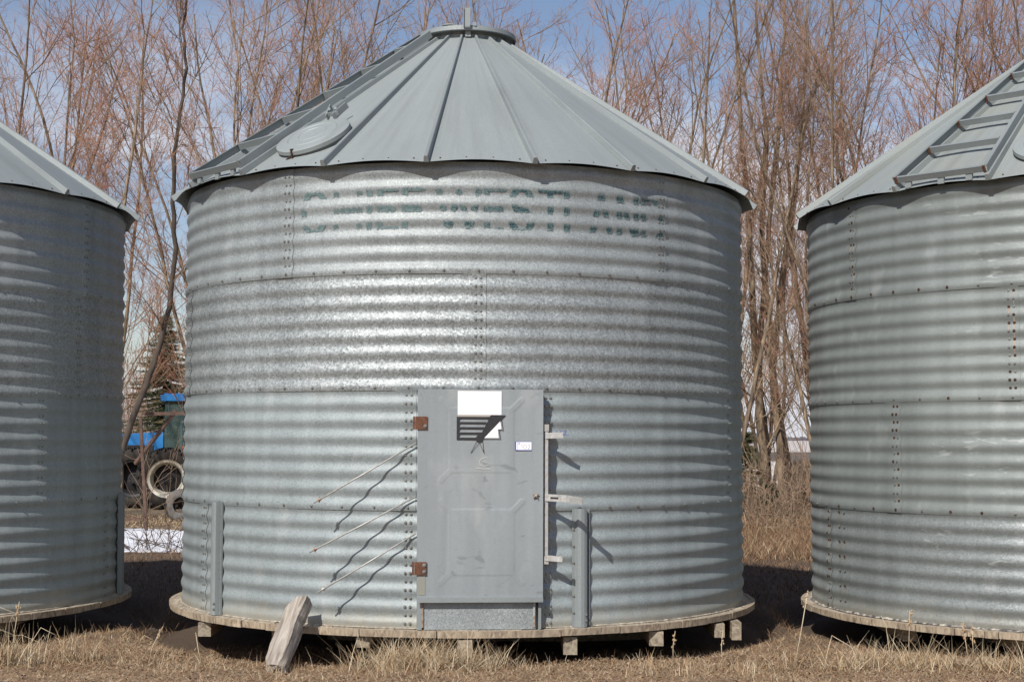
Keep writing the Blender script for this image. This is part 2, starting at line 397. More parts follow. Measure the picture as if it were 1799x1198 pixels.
    prof_pts = []
    amt = .006 if name != 'right' else .010
    for j in range(n_):
        a = TAU * j / n_; w = amt * (1 + .9 * cr.random()); hgt = amt * (.6 + 1.2 * cr.random())
        prof_pts.append([P(a, RAD + .001, hgt), P(a, RAD + w * .6, hgt * .8), P(a, RAD + w + .004, .002)])
    vs = [p for pr in prof_pts for p in pr]
    b.add(vs, [(j * 3 + i, ((j + 1) % n_) * 3 + i, ((j + 1) % n_) * 3 + i + 1, j * 3 + i + 1) for j in range(n_) for i in range(2)])
    b.build('base_caulk', M['caulk'] if name == 'right' else M['deck_top'], root)
    return root

def make_platform(loc, label, joists, tilt, seed):
    rr = random.Random(seed)
    root = empty('wooden_platform', (loc[0], loc[1], loc[2]), label, 'platform', 'round wooden platforms under the grain bins'); root.rotation_euler.y = -tilt
    Rp = 2.385
    # deck boards running front to back, sawn to the circle
    x = -Rp + .002; deck = []
    while x < Rp - .01:
        w = rr.uniform(.135, .15); x1 = min(x + w, Rp - .002); drop = rr.uniform(-.003, .001); e = .034 + rr.uniform(-.003, .003)
        b = MB(); xs = [x + (x1 - .004 - x) * i / 4 for i in range(5)]; top = []; bot = []
        for xx in xs: y = -math.sqrt(max(Rp * Rp - xx * xx, .0001)) + e; top.append((xx, y, -.001 + drop)); bot.append((xx, y + .002, -.044 + drop))
        for xx in xs[::-1]: y = math.sqrt(max(Rp * Rp - xx * xx, .0001)); top.append((xx, y, -.001 + drop)); bot.append((xx, y, -.040 + drop))
        n = len(top); b.add(top + bot, [tuple(range(n)), tuple(range(2 * n - 1, n - 1, -1))] + [(i + n, (i + 1) % n + n, (i + 1) % n, i) for i in range(n)])
        deck.append(b.build('deck_board', M['deck_top'], root)); x = x1
    # segmented rim blocks under the board ends
    b_all = []
    k = 0; a = R_(-178)
    while a < R_(178):
        da = R_(rr.uniform(2.2, 6) if abs(a) > .62 else rr.uniform(9, 24)); a1 = min(a + da, R_(179)); w = rr.uniform(.05, .10); hh = rr.uniform(-.052, -.047); o = rr.uniform(-.004, .004)
        b = MB(); n = 6; g = .0016; ss = [a + g + (a1 - a - 2 * g) * i / n for i in range(n + 1)]
        b.add([P(t, r, z) for t in ss for (r, z) in ((Rp + o, -.002 + o * .5), (Rp - .003 + o, hh + .002), (Rp - .032, hh + .002), (Rp - .032, -.002 + o * .5))],
              [(i * 4 + q, i * 4 + 4 + q, i * 4 + 4 + (q + 1) % 4, i * 4 + (q + 1) % 4) for i in range(n) for q in range(4)] + [(0, 1, 2, 3), (n * 4 + 3, n * 4 + 2, n * 4 + 1, n * 4)])
        b.build('rim_segment', M['deck_end'], root); a = a1
    for (jx, wj, ov, hj) in joists:
        yy = math.sqrt(Rp * Rp - jx * jx); b = MB()
        zt = -.0600
        b.box((jx, 0, zt - hj / 2), (wj, 2 * (yy + ov), hj)); b.build('skid_beam', M['beam'], root)
    b = MB(); b.box((.2, -.15, -.255), (2.6, .14, .19)); b.build('cross_timber', M['beam'], root)
    b = MB(); b.box((0, 1.25, -.255), (2.6, .14, .19)); b.build('cross_timber', M['beam'], root)
    return root

def spread(base, n): return [[base[i]] * 5 for i in range(n)]
W_ = M
mid_loc = (-.3949, 12.9496, .1913); left_loc = (-5.6139, 12.9839, .1656); right_loc = (4.8182, 12.8992, .1471)
mx_ = []
for j in range(14):
    zz = .035 + j * .0572
    for d in (-8.35, -7.45): mx_.append((R_(d), zz, wall_r(3, zz) + .004, 3))
for j in range(28):
    zz = .035 + j * .0572; ri = 3 if zz < .801 else 2
    for d in (15.9, 16.75): mx_.append((R_(d), zz, wall_r(ri, zz - RINGS[ri][1]) + .004, 3))
mid = make_bin('mid', mid_loc, -.0015, 'middle grain bin with the shut door, white sticker and faded teal lettering', [-30.69, 5.31, -6.6, -55.05], -4.85 - 18 * 3,
    [[M['wall_mid'], M['wall_mid'], M['wall_mid'], M['wall_dull'], M['wall_mid']], [M['wall_coarse']] * 5, [M['wall_fine']] * 5, [M['wall_fine']] * 5], M['roof'], 0, rings_extra=mx_,
    ladder=0, hatch=(-32.2, 1.99, .285), stiff=[(-50.2, .826), (22.2, .815)])
left = make_bin('left', left_loc, .005, 'left grain bin cut off by the photo edge, its plain wall mostly in shade', [75.9, 73.3, 62.9, 86.4], 10.2,
    [[M['wall_mid']] * 5, [M['wall_coarse']] * 5, [M['wall_fine']] * 5, [M['wall_fine']] * 5], M['roof'], 0, stiff=[(94.6, .84)])
xtra = []
for j in range(7):
    for d in (-75.6, -73.6): xtra.append((R_(d), .09 + j * .1144, RAD + .004, 3))
right = make_bin('right', right_loc, .0042, 'right grain bin cut off by the photo edge, with rusty bolts and rusty ladder brackets', [-67.7, -31.9, -55.9, -79.3], -54.0,
    [[M['wall_dull']] * 5, [M['wall_dull']] * 5, [M['wall_dull']] * 5, [M['wall_dull_low']] * 5], M['roof_r'], 0, rust=.5, rings_extra=xtra, ladder=0, hatch=(-27.0, 2.03, .25))
J = [(-1.86, .095, -.03, .10), (-1.25, .09, -.12, .09), (-.62, .09, -.05, .07), (.08, .10, -.02, .12), (.80, .095, -.04, .12), (1.42, .10, -.02, .10), (1.93, .075, .02, .10), (2.07, .07, .14, .13)]
make_platform(mid_loc, 'round wooden deck on skid beams under the middle bin', J, -.0015, 3)
make_platform(left_loc, 'round wooden deck under the shaded left bin, on stacked timber ends', [(1.18, .22, -.06, .06), (.5, .1, -.03, .09), (1.75, .09, -.1, .07), (-.2, .1, -.03, .09), (-1.2, .1, -.03, .09), (-1.9, .1, -.03, .09)], .005, 5)
make_platform(right_loc, 'round wooden deck under the right bin with pale caulk flaking onto it', [(-1.85, .1, -.25, .09), (-1.2, .1, -.25, .09), (-.9, .1, -.06, .08), (-.2, .1, -.1, .08), (.5, .1, -.03, .09), (1.2, .1, -.03, .09), (1.8, .1, -.03, .09)], .0042, 9)

# ---- middle bin door and fittings (bin-local coordinates)
ta = R_(4.4); dn = Vector((math.sin(ta), -math.cos(ta), 0)); dt = Vector((math.cos(ta), math.sin(ta), 0))
def DP(u, z, d=0.): return dn * (2.345 + d) + dt * u + Vector((0, 0, z))
def smooth(x): x = max(0., min(1., x)); return x * x * (3 - 2 * x)
def cx(px): return (px - 82) / 559 * .86 - .43          # crop pixels of the door -> door coordinates
def cz(py): return 1.634 - (py - 66) / 937 * 1.439
def seg(p, a, b):
    ax, az = a; bx, bz = b; dx, dz = bx - ax, bz - az; t = max(0, min(1, ((p[0] - ax) * dx + (p[1] - az) * dz) / (dx * dx + dz * dz)))
    return math.hypot(p[0] - ax - dx * t, p[1] - az - dz * t)
plates = [(cx(222), cx(508), cz(435), cz(150)), (cx(222), cx(512), cz(888), cz(600))]
arms = []
for (x0, x1, z0, z1) in plates:
    for (x, z, sx, sz) in ((x0, z1, -1, 1), (x1, z1, 1, 1), (x0, z0, -1, -1), (x1, z0, 1, -1)): arms.append(((x - sx * .02, z - sz * .02), (x + sx * .055, z + sz * .055)))
def emboss(u, z):
    h = 0.
    for (x0, x1, z0, z1) in plates:
        d = min(u - x0, x1 - u, z - z0, z1 - z); h = max(h, .0017 * smooth((d + .009) / .012))
    for q_, (a, b) in enumerate(arms): h = max(h, (.0021 if q_ % 4 == 1 else .0012) * smooth((.024 - seg((u, z), a, b)) / .010))
    return h + .0018 * math.sin(u * 7 + 1) * math.sin(z * 4)
b = MB(); nu, nz = 150, 250
b.grid(lambda u, z: DP(u, z, emboss(u, z)), [-.43 + .86 * i / nu for i in range(nu + 1)], [.215 + 1.419 * i / nz for i in range(nz + 1)])
b.add([DP(-.43, .215, 0), DP(-.43, 1.634, 0), DP(-.43, 1.634, -.028), DP(-.43, .215, -.028)], [(0, 1, 2, 3)])
b.add([DP(.43, .215, 0), DP(.43, 1.634, 0), DP(.43, 1.634, -.028), DP(.43, .215, -.028)], [(0, 1, 2, 3)])
b.add([DP(-.43, 1.634, 0), DP(.43, 1.634, 0), DP(.43, 1.634, -.028), DP(-.43, 1.634, -.028)], [(0, 1, 2, 3)])
door = b.build('door', M['door'], mid)
b = MB(); b.bar(DP(-.43, .219, .004), DP(.43, .219, .004), .024, .006, (0, 0, 1)); b.bar(DP(-.43, .203, .016), DP(.43, .203, .016), .004, .028, (0, 0, 1)); b.build('bottom_flange', M['trim'], door)
b = MB()                                       # frame behind the leaf, back to the corrugated wall
b.box(DP(-.424, .815, -.0645), (.006, .072, 1.63), Matrix.Rotation(ta, 3, 'Z')); b.box(DP(.418, .815, -.0695), (.006, .082, 1.63), Matrix.Rotation(ta, 3, 'Z'))
b.box(DP(0, 1.615, -.050), (.836, .040, .006), Matrix.Rotation(ta, 3, 'Z'))
b.box(DP(-.408, .100, -.029), (.028, .006, .196), Matrix.Rotation(ta, 3, 'Z')); b.box(DP(.411, .100, -.029), (.020, .006, .196), Matrix.Rotation(ta, 3, 'Z'))
b.build('door_frame', M['trim'], mid)
b = MB(); b.box(DP(0.003, .095, -.036), (.765, .008, .186), Matrix.Rotation(ta, 3, 'Z')); sill = b.build('sill_panel', M['wall_mid'], mid)
b = MB(); b.box(DP(-.388, .102, -.026), (.012, .010, .17), Matrix.Rotation(ta, 3, 'Z')); b.box(DP(.372, .102, -.026), (.012, .010, .17), Matrix.Rotation(ta, 3, 'Z')); b.build('sill_batten', M['rusty_zinc'], sill)
for pz in (217, 858):
    b = MB(); mt = Matrix.Rotation(ta, 3, 'Z'); c = DP(cx(98), cz(pz), .009)
    b.box(c, (.082, .006, .088), mt); b.box(DP(-.455, cz(pz), -.004), (.014, .03, .088), mt)
    h = b.build('hinge', M['rust'], door)
    b = MB(); m3 = Matrix.Rotation(ta, 3, 'Z') @ Matrix.Rotation(R_(90), 3, 'X'); me = BOLT['zinc']
    for dz in ((-.022,) if pz < 400 else (-.022, .022)): b.add([m3 @ (v.co * 1.25) + DP(cx(115), cz(pz) + dz, .012) for v in me.vertices], [tuple(q.vertices) for q in me.polygons])
    b.build('hinge_bolt', M['bolt'], h)
b = MB(); b.box(DP(cx(607), cz(538), .006), (.030, .008, .026), Matrix.Rotation(ta, 3, 'Z'))
b.tube([DP(cx(597), cz(548), .012), DP(cx(610), cz(536), .020), DP(cx(620), cz(530), .014)], .004); b.tube([DP(cx(598), cz(530), .012), DP(cx(610), cz(540), .02), DP(cx(618), cz(552), .012)], .004)
b.build('door_catch', M['rusty_zinc'], door)
# stain runs below the hinges
st = N('hinge_stain', .7); st.base(st.mix(st.rng(st.noise(14, 4, (1, 1, .3)), .1, .75), (.22, .24, .25), (.27, .245, .16)))
for px_, pz0, pz1, w_ in ((100, 250, 300, .034), (104, 890, 975, .05)):
    b = MB(); b.box(DP(cx(px_), (cz(pz0) + cz(pz1)) / 2, .0006), (w_, .0008, abs(cz(pz0) - cz(pz1))), Matrix.Rotation(ta, 3, 'Z')); b.build('rust_streak', st.m, door)
# stickers and marks on the door: flat, 2-5 mm proud of the sheet
def ex(px): return cx((780 + px * .1586 - 700) * 2.55)
def ez(py): return cz((670 + py * .1586 - 660) * 2.55)
def poly(b, pts, d, mat=0, th=.0006):
    n = len(pts); b.add([DP(ex(x), ez(y), d) for x, y in pts] + [DP(ex(x), ez(y), d - th) for x, y in pts], [tuple(range(n))] + [(i, (i + 1) % n, (i + 1) % n + n, i + n) for i in range(n)], mat)
def stroke(b, pts, w, d, mat=0, f=DP, conv=True):
    q = [((ex(x), ez(y)) if conv else (x, y)) for x, y in pts]
    for (x0, z0), (x1, z1) in zip(q[:-1], q[1:]):
        L = math.hypot(x1 - x0, z1 - z0) or 1; nx, nz_ = -(z1 - z0) / L * w / 2, (x1 - x0) / L * w / 2; ex_, ez_ = (x1 - x0) / L * w * .25, (z1 - z0) / L * w * .25
        b.add([f(x0 + nx - ex_, z0 + nz_ - ez_, d), f(x1 + nx + ex_, z1 + nz_ + ez_, d), f(x1 - nx + ex_, z1 - nz_ + ez_, d), f(x0 - nx - ex_, z0 - nz_ - ez_, d)], [(0, 1, 2, 3)], mat)
b = MB(); poly(b, [(135, 120), (618, 120), (618, 382), (135, 382)], .0066); b.build('white_sticker', M['white'], door, label='blank white rectangular sticker at the top of the door')
b = MB()
poly(b, [(135, 383), (500, 383), (488, 403), (135, 403)], .0064, 2)
poly(b, [(125, 403), (150, 403), (150, 658), (125, 658)], .0066, 0)
for y0, y1, xr0, xr1 in ((403, 428, 485, 470), (460, 483, 452, 440), (516, 540, 430, 415), (574, 598, 405, 385)): poly(b, [(150, y0), (xr0, y0), (xr1, y1), (150, y1)], .0066, 0)
poly(b, [(150, 632), (335, 632), (345, 658), (150, 658)], .0066, 0)
for y0 in (428, 483, 540, 598): poly(b, [(150, y0 + 1), (165, y0 + 1), (150, y0 + 30)], .00665, 0)
poly(b, [(500, 385), (667, 385), (425, 640), (400, 660), (330, 640), (405, 570)], .0068, 0)
cc = [(375 + 41 * math.cos(t * TAU / 24), 645 + 41 * math.sin(t * TAU / 24)) for t in range(24)]; poly(b, cc[::-1], .0070, 0)
poly(b, [(425, 636), (603, 447), (619, 537), (578, 541), (588, 636)], .0067, 1)
for s_ in ([(607, 438), (620, 438), (636, 552)], [(634, 550), (590, 550)], [(592, 550), (606, 645)], [(612, 646), (400, 646)]): stroke(b, s_, .0036, .0072, 0)
for s_, w in (([(345, 672), (283, 798)], .0026), ([(376, 690), (283, 798)], .0026), ([(296, 772), (281, 802)], .0030), ([(378, 690), (424, 795)], .0026), ([(410, 668), (426, 795)], .0026), ([(420, 765), (429, 808)], .0030)): stroke(b, s_, w, .0066, 0)
b.build('emblem', [M['black'], M['white'], M['tan']], door, label='black and white emblem of stripes and a slanting wedge')
b = MB(); poly(b, [(770, 676), (950, 676), (950, 768), (770, 768)], .0066, 0); poly(b, [(768, 674), (781, 674), (781, 770), (768, 770)], .0070, 1)
poly(b, [(797, 676), (801, 676), (801, 768), (797, 768)], .0070, 1); poly(b, [(781, 674), (952, 674), (952, 678), (781, 678)], .0070, 1); poly(b, [(781, 765), (952, 765), (952, 770), (781, 770)], .0070, 1)
for s_ in ([(836, 710), (846, 704), (846, 756)], [(872, 756), (862, 740), (866, 712), (880, 704), (892, 714), (894, 742), (884, 756), (872, 756)], [(908, 716), (920, 706), (932, 716), (928, 732), (908, 755), (938, 753)]): stroke(b, s_, .0016, .0072, 2)
for s_ in ([(812, 683), (810, 706)], [(821, 681), (819, 706)], [(806, 691), (828, 689)], [(806, 700), (828, 698)]): stroke(b, s_, .0010, .0072, 2)
b.build('lot_tag', [M['tag'], M['blue_ink'], M['ink']], door, label='small white tag with a blue edge reading # 102')
b = MB()
stroke(b, [(475, 853), (445, 848), (405, 858), (378, 885), (372, 910), (390, 935), (430, 942), (478, 932)], .0022, .0062); stroke(b, [(342, 966), (400, 972), (494, 974)], .0026, .0062)
b.build('chalk_mark', M['chalk'], door)
b = MB()
stroke(b, [(448, 1045), (425, 1068), (432, 1078), (448, 1074)], .0011, .0048); stroke(b, [(420, 1078), (436, 1086), (455, 1086)], .0010, .0048); stroke(b, [(410, 1107), (436, 1104), (468, 1101)], .0015, .0048)
b.build('pen_mark', M['ink'], door)
b = MB(); wf = lambda u, z, d: P(u, wall_r(2, z - .801) + .0015, z)
for s_ in ([(0, .030), (.006, .012)], [(.013, .030), (.002, 0)], [(.018, .026), (.028, .030), (.024, .014), (.018, .002), (.034, .004)]): stroke(b, [(R_(17.9) + x * 1.15, 1.322 + z) for x, z in s_], .0022, 0, 0, wf, False)
b.build('ink_mark', M['blue_ink'], mid)
# latch bar and its tabs, right of the door
b = MB(); ty = R_(15.6)
b.bar((.632, -2.292, .50), (.632, -2.292, 1.345), .020, .022, dn); b.bar((.632, -2.286, .444), (.632, -2.286, .497), .030, .034, dn); b.bar((.632, -2.286, 1.348), (.632, -2.286, 1.396), .030, .034, dn)
lb = b.build('latch_bar', M['rod'], mid)
def tab(pts, h, slot=False):
    b = MB()
    for p, q in zip(pts[:-1], pts[1:]):
        b.bar(p, q, .004, h, (0, 0, 1))
    if slot:
        p, q = Vector(pts[0]).lerp(Vector(pts[1]), .25), Vector(pts[0]).lerp(Vector(pts[1]), .62); b.bar(p + dn * .004, q + dn * .004, .003, .012, (0, 0, 1), 1)
    return b.build('latch_tab', [M['alu'], M['black']], lb)
tab([(.624, -2.306, 1.318), (.745, -2.363, 1.323)], .040); tab([(.622, -2.306, .897), (.765, -2.37, .892), (.872, -2.46, .878)], .048, True); tab([(.624, -2.306, .487), (.741, -2.340, .480)], .038)
for z0, tip in ((1.266, (-.956, -2.346, .855)), (.900, (-.981, -2.351, .521)), (.648, (-.924, -2.324, .249))):
    p0 = Vector((-.262, -2.300, z0)); p1 = Vector(tip); b = MB(); b.tube([p0, p0.lerp(p1, .5) + Vector((0, 0, -.002)), p1], .0058, 8)
    r = b.build('brace_rod', M['rod'], mid)
    d = (p1 - p0).normalized(); c = p1 - d * .045; b = MB(); b.tube([c - d * .010, c + d * .010], .0115, 6, smooth=False); b.bar(c - Vector((0, 0, .020)), c + Vector((0, 0, .020)), .006, .008, d)
    b.build('wing_nut', M['rusty_zinc'], r)

# faded painted lettering, only left in the grooves: CHIEF WESTLAND
LET = [('C', -28.6, -24.2), ('H', -21.9, -17.4), ('I', -16.0, -14.9), ('E', -13.6, -10.6), ('F', -9.1, -5.9), ('W', -3.2, 4.0), ('E', 5.2, 8.3), ('S', 9.6, 13.2), ('T', 14.7, 18.4), ('L', 19.6, 22.5), ('A', 24.3, 28.4), ('N', 30.1, 33.9), ('D', 35.5, 39.8)]
G = {'C': [[(1, .8), (.7, 1), (.3, 1), (0, .75), (0, .25), (.3, 0), (.7, 0), (1, .2)]], 'H': [[(0, 0), (0, 1)], [(1, 0), (1, 1)], [(0, .5), (1, .5)]], 'I': [[(.5, 0), (.5, 1)]],
     'E': [[(1, 1), (0, 1), (0, 0), (1, 0)], [(0, .5), (.8, .5)]], 'F': [[(1, 1), (0, 1), (0, 0)], [(0, .5), (.8, .5)]], 'W': [[(0, 1), (.25, 0), (.5, .9), (.75, 0), (1, 1)]],
     'S': [[(1, .8), (.7, 1), (.25, 1), (0, .76), (.25, .52), (.75, .48), (1, .25), (.75, 0), (.3, 0), (0, .2)]], 'T': [[(0, 1), (1, 1)], [(.5, 1), (.5, 0)]], 'L': [[(0, 1), (0, 0), (1, 0)]],
     'A': [[(0, 0), (.5, 1), (1, 0)], [(.2, .35), (.8, .35)]], 'N': [[(0, 0), (0, 1), (1, 0), (1, 1)]], 'D': [[(0, 1), (.6, 1), (1, .72), (1, .25), (.6, 0), (0, 0), (0, 1)]]}
b = MB(); zb1, p1_ = 2.435, .1157; lrnd = random.Random(21)
for ch, t0, t1 in LET:
    wdt = max(R_(t1 - t0) * RAD, .03); zlo = 2.742 - .0006 * max(0, t0) * 2; zhi = 3.028; wear = lrnd.uniform(-.1, .2) + (.12 if t0 < -9 else .0) - (.06 if t0 > 14 else 0)
    nx_, nz2 = int((wdt + .05) / .006), int((zhi - zlo + .05) / .0045)
    rowr = [lrnd.random() for _ in range(nz2 + 1)]; colr = [lrnd.random() for _ in range(nx_ // 3 + 2)]
    for i in range(nx_):
        for j in range(nz2):
            x = -.025 + i * .006 + .003; z = -.025 + j * .0045; 
            d = min(seg((x, z), (a[0] * wdt, a[1] * (zhi - zlo)), (c[0] * wdt, c[1] * (zhi - zlo))) for s_ in G[ch] for a, c in zip(s_[:-1], s_[1:]))
            if d > .021: continue
            zz = zlo + z; ph = math.cos(TAU * (zz - zb1) / p1_ + .55)
            val = ph - .40 - wear - .45 * (rowr[j] - .5) - .3 * (colr[i // 3] - .5) - .7 * (lrnd.random() - .5)
            if val < -.05: continue
            tt = R_(t0) + x / RAD; dth = .0061 / RAD; mat = 0 if (val > .46 and t0 > -4) or val > .85 else 1
            b.add([P(tt, wall_r(0, zz - zb1) + .0048, zz), P(tt + dth, wall_r(0, zz - zb1) + .0048, zz), P(tt + dth, wall_r(0, zz + .0046 - zb1) + .0048, zz + .0046), P(tt, wall_r(0, zz + .0046 - zb1) + .0048, zz + .0046)], [(0, 1, 2, 3)], mat)
b.build('painted_lettering', [M['teal'], M['teal_pale']], mid, label='faded teal lettering reading CHIEF WESTLAND')

# ------------------------------------------------------------------ leaning post
root = empty('wooden_post', (-1.525, 10.21, 0), 'silvered squared timber leaning on the deck of the middle bin', 'wooden post')
def post_mesh():
    L = .69; n = 26; b = MB(); pr = random.Random(4); vs = []
    base = [(-.075, -.05), (-.02, -.054), (.03, -.052), (.062, -.05), (.066, -.0), (.062, .05), (-.0, .056), (-.072, .05), (-.078, 0)]
    for i in range(n + 1):
        z = L * i / n; k = len(base)
        for j, (x, y) in enumerate(base):
            w = .006 * math.sin(j * 2.1 + z * 14) + pr.uniform(-.0025, .0025); bite = 0
            if z < .07: bite = (.07 - z) * .35 * (1 if j % 2 else .3)
            if z > .60 and j in (3, 4, 5): bite = (z - .60) * .42
            s_ = 1 - bite / .075
            notch = .012 if (abs(z - .46) < .03 and j in (0, 8)) else 0
            vs.append(((x + w * .5) * s_ + notch, (y + w * .4) * s_, z + (.012 * math.sin(j * 1.7) if i in (0, n) else 0)))
    k = len(base)
    b.add(vs, [(i * k + j, i * k + (j + 1) % k, (i + 1) * k + (j + 1) % k, (i + 1) * k + j) for i in range(n) for j in range(k)] + [tuple(range(k))[::-1], tuple(n * k + j for j in range(k))])
    b.tube([(.052, -.052, .05), (.046, -.0535, .3), (.058, -.0515, .6)], .003, 4)
    return b
po = post_mesh().build('timber', M['post'], root)
d = Vector((.085, .55, .36)).normalized(); po.rotation_euler = (d.to_track_quat('Z', 'Y').to_matrix() @ Matrix.Rotation(R_(-14 + 0), 3, 'Z')).to_euler(); po.location = (-.02, -.03, -.01)

# ------------------------------------------------------------------ ground
def gz(x, y):
    x = np.asarray(x, float); y = np.asarray(y, float)
    t = np.clip((y - 24) / 20, 0, 1); t = t * t * (3 - 2 * t)
    near = np.clip((60 - y) / 30, 0, 1)
    und = .018 * np.sin(x * 1.7 + 1.3) * np.sin(y * 1.3) + .012 * np.sin(x * 4.1 + y * 2.3) + .008 * np.sin(x * 9.3) * np.sin(y * 8.1 + 1)
    dip = 0.
    for bx, by in ((-.395, 12.95), (-5.614, 12.984), (4.818, 12.9)):
        q = np.clip((2.72 - np.hypot(x - bx, y - by)) / .26, 0, 1); dip = np.maximum(dip, q * q * (3 - 2 * q))
    return -.5 * t + und * near - .012 - .14 * dip
def ground_mesh():
    xs = np.concatenate([-np.geomspace(900, 14, 26), np.concatenate([np.linspace(-13.5, -4.6, 90), np.linspace(-4.55, 4.6, 220), np.linspace(4.7, 13.5, 90)]), np.geomspace(14, 900, 26)])
    ys = np.concatenate([np.linspace(-60, 7, 8), np.concatenate([np.linspace(7.3, 9, 24), np.linspace(9.05, 13, 100), np.linspace(13.1, 16, 40), np.linspace(16.15, 30, 110)]), np.geomspace(30.4, 2600, 60)])
    X, Y = np.meshgrid(xs, ys); V = np.stack([X, Y, gz(X, Y)], -1).reshape(-1, 3); nx = len(xs)
    i, j = np.meshgrid(np.arange(len(ys) - 1), np.arange(nx - 1), indexing='ij'); a = (i * nx + j).ravel()
    return V, np.stack([a, a + 1, a + nx + 1, a + nx], 1)
gm = N('farm_ground', .95); m = gm
spn = m.t.nodes.new('ShaderNodeSeparateXYZ'); m.l(m.tc.outputs['Object'], spn.inputs[0])
n1 = m.noise(3.2, 8); n2 = m.noise(38, 5); n3 = m.noise(.5, 3)
near = m.mix(m.rng(n2, 0, 1, .35, .68), m.ramp(n1, [(.3, (.085, .050, .030)), (.55, (.18, .112, .066)), (.75, (.28, .19, .11))]), (.34, .235, .145))
farb = m.ramp(m.noise(.05, 5, (1, .35, 1)), [(.35, (.20, .145, .085)), (.7, (.28, .21, .13))])
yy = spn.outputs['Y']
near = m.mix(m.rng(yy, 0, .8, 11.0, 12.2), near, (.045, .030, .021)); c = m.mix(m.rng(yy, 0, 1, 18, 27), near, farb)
wob = m.math('ADD', yy, m.rng(m.noise(.06, 4), -12, 12))
pale = m.ramp(m.noise(.03, 6, (1, .3, 1)), [(.35, (.46, .40, .33)), (.5, (.62, .57, .50)), (.7, (.78, .76, .75))])
c = m.mix(m.rng(wob, 0, 1, 54, 60), c, pale)
c = m.mix(m.rng(wob, 0, 1, 124, 132), c, (.10, .085, .07)); c = m.mix(m.rng(yy, 0, 1, 205, 225), c, (.55, .50, .46)); c = m.mix(m.rng(yy, 0, 1, 900, 1000), c, (.22, .21, .22))
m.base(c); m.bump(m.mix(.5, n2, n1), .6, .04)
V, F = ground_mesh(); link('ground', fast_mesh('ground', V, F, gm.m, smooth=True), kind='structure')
snow = N('old_snow', .6, 0, (.80, .82, .87)); snow.b.inputs['Subsurface Weight'].default_value = 0; snow.base(snow.ramp(snow.noise(5, 6), [(.3, (.62, .62, .64)), (.5, (.80, .82, .86)), (.8, (.86, .88, .92))])); snow.bump(snow.noise(6, 5), .5, .05)
def patch(name, cx_, cy_, rx, ry, h, seed, n=70, m_=12):
    r = random.Random(seed); ph = [r.uniform(0, TAU) for _ in range(6)]; V = [(cx_, cy_, float(gz(cx_, cy_)) + h)]; F = []
    for k in range(1, m_ + 1):
        for i in range(n):
            a = TAU * i / n; e = 1 + .10 * math.sin(2 * a + ph[0]) + .08 * math.sin(5 * a + ph[1]) + .05 * math.sin(11 * a + ph[2]) + .03 * math.sin(19 * a + ph[3]); q = k / m_
            x = cx_ + rx * e * q * math.cos(a); y = cy_ + ry * e * q * math.sin(a)
            V.append((x, y, float(gz(x, y)) + h * (1 - q ** 3) + (-.02 if k == m_ else .012 * math.sin(x * 5 + y * 3))))
    b = MB(); b.v = V
    for i in range(n): b.f.append((0, 1 + i, 1 + (i + 1) % n)); b.m.append(0); b.sm.append(True)
    for k in range(m_ - 1):
        for i in range(n): b.f.append((1 + k * n + i, 1 + (k + 1) * n + i, 1 + (k + 1) * n + (i + 1) % n, 1 + k * n + (i + 1) % n)); b.m.append(0); b.sm.append(True)
    return b.build(name, snow.m, None, kind='structure')
patch('snow_patch', -5.2, 22.9, 4.4, 2.9, .05, 3); patch('snow_patch', 7.0, 30.5, 2.6, .9, .06, 12); patch('snow_patch', 9.0, 36.5, 4.2, 1.2, .08, 15)

# ------------------------------------------------------------------ dry grass, one mesh of many thousand blades
gr = [simple('straw', [(.35, (.33, .215, .115)), (.65, (.50, .36, .21))], 6, .8, bump=0), simple('straw_pale', [(.35, (.46, .37, .24)), (.7, (.62, .53, .38))], 6, .75, bump=0),
      simple('dead_thatch', [(.35, (.15, .088, .048)), (.7, (.27, .165, .095))], 6, .9, bump=0)]
def blades(n, xf, yf, hlo, hhi, flop, w, keep=None, mats=(.4, .25, .35), rs=0):
    g = np.random.default_rng(100 + rs); x = xf(g, n); y = yf(g, n)
    if keep is not None: k = keep(x, y, g); x, y = x[k], y[k]
    n = len(x); h = g.uniform(hlo, hhi, n) * g.uniform(.5, 1, n); az = g.uniform(0, TAU, n); fl = np.clip(g.normal(flop, .28, n), 0, 1.35)
    z = gz(x, y); d = np.stack([np.cos(az), np.sin(az)], 1); fa = g.uniform(0, math.pi, n); s_ = np.stack([np.cos(fa), np.sin(fa), 0 * fa], 1) * (w * g.uniform(.6, 1.3, n))[:, None]
    bend = g.uniform(.1, .8, n); ps = []; pos = np.stack([x, y, z - .004], 1)
    for k in range(3):
        ps.append(pos.copy()); a = fl + bend * (k - .3) * .6; a = np.clip(a, 0, 1.62)
        pos = pos + np.stack([d[:, 0] * np.sin(a), d[:, 1] * np.sin(a), np.cos(a)], 1) * (h / 2.2)[:, None]
    tip = ps[2]; V = np.stack([ps[0] - s_, ps[0] + s_, ps[1] + s_ * .8, ps[1] - s_ * .8, tip + s_ * .15, tip - s_ * .15], 1)
    V[:, :, 2] = np.maximum(V[:, :, 2], z[:, None] + .002)
    b = (np.arange(n) * 6)[:, None]; F = np.concatenate([b + [0, 1, 2, 3], b + [3, 2, 4, 5]], 1).reshape(-1, 4)
    mi = np.repeat(g.choice(3, n, p=mats), 2); return V.reshape(-1, 3), F, mi
def joinparts(parts):
    V, F, M_, o = [], [], [], 0
    for v, f, m_ in parts: V.append(v); F.append(f + o); M_.append(m_); o += len(v)
    return np.concatenate(V), np.concatenate(F), np.concatenate(M_)
U = lambda a, b: (lambda g, n: g.uniform(a, b, n))
def off_deck(x, y, g):
    ok = np.ones(len(x), bool)
    for bx, by in ((-.395, 12.95), (-5.614, 12.984), (4.818, 12.9)): ok &= np.hypot(x - bx, y - by) > 2.46
    return ok
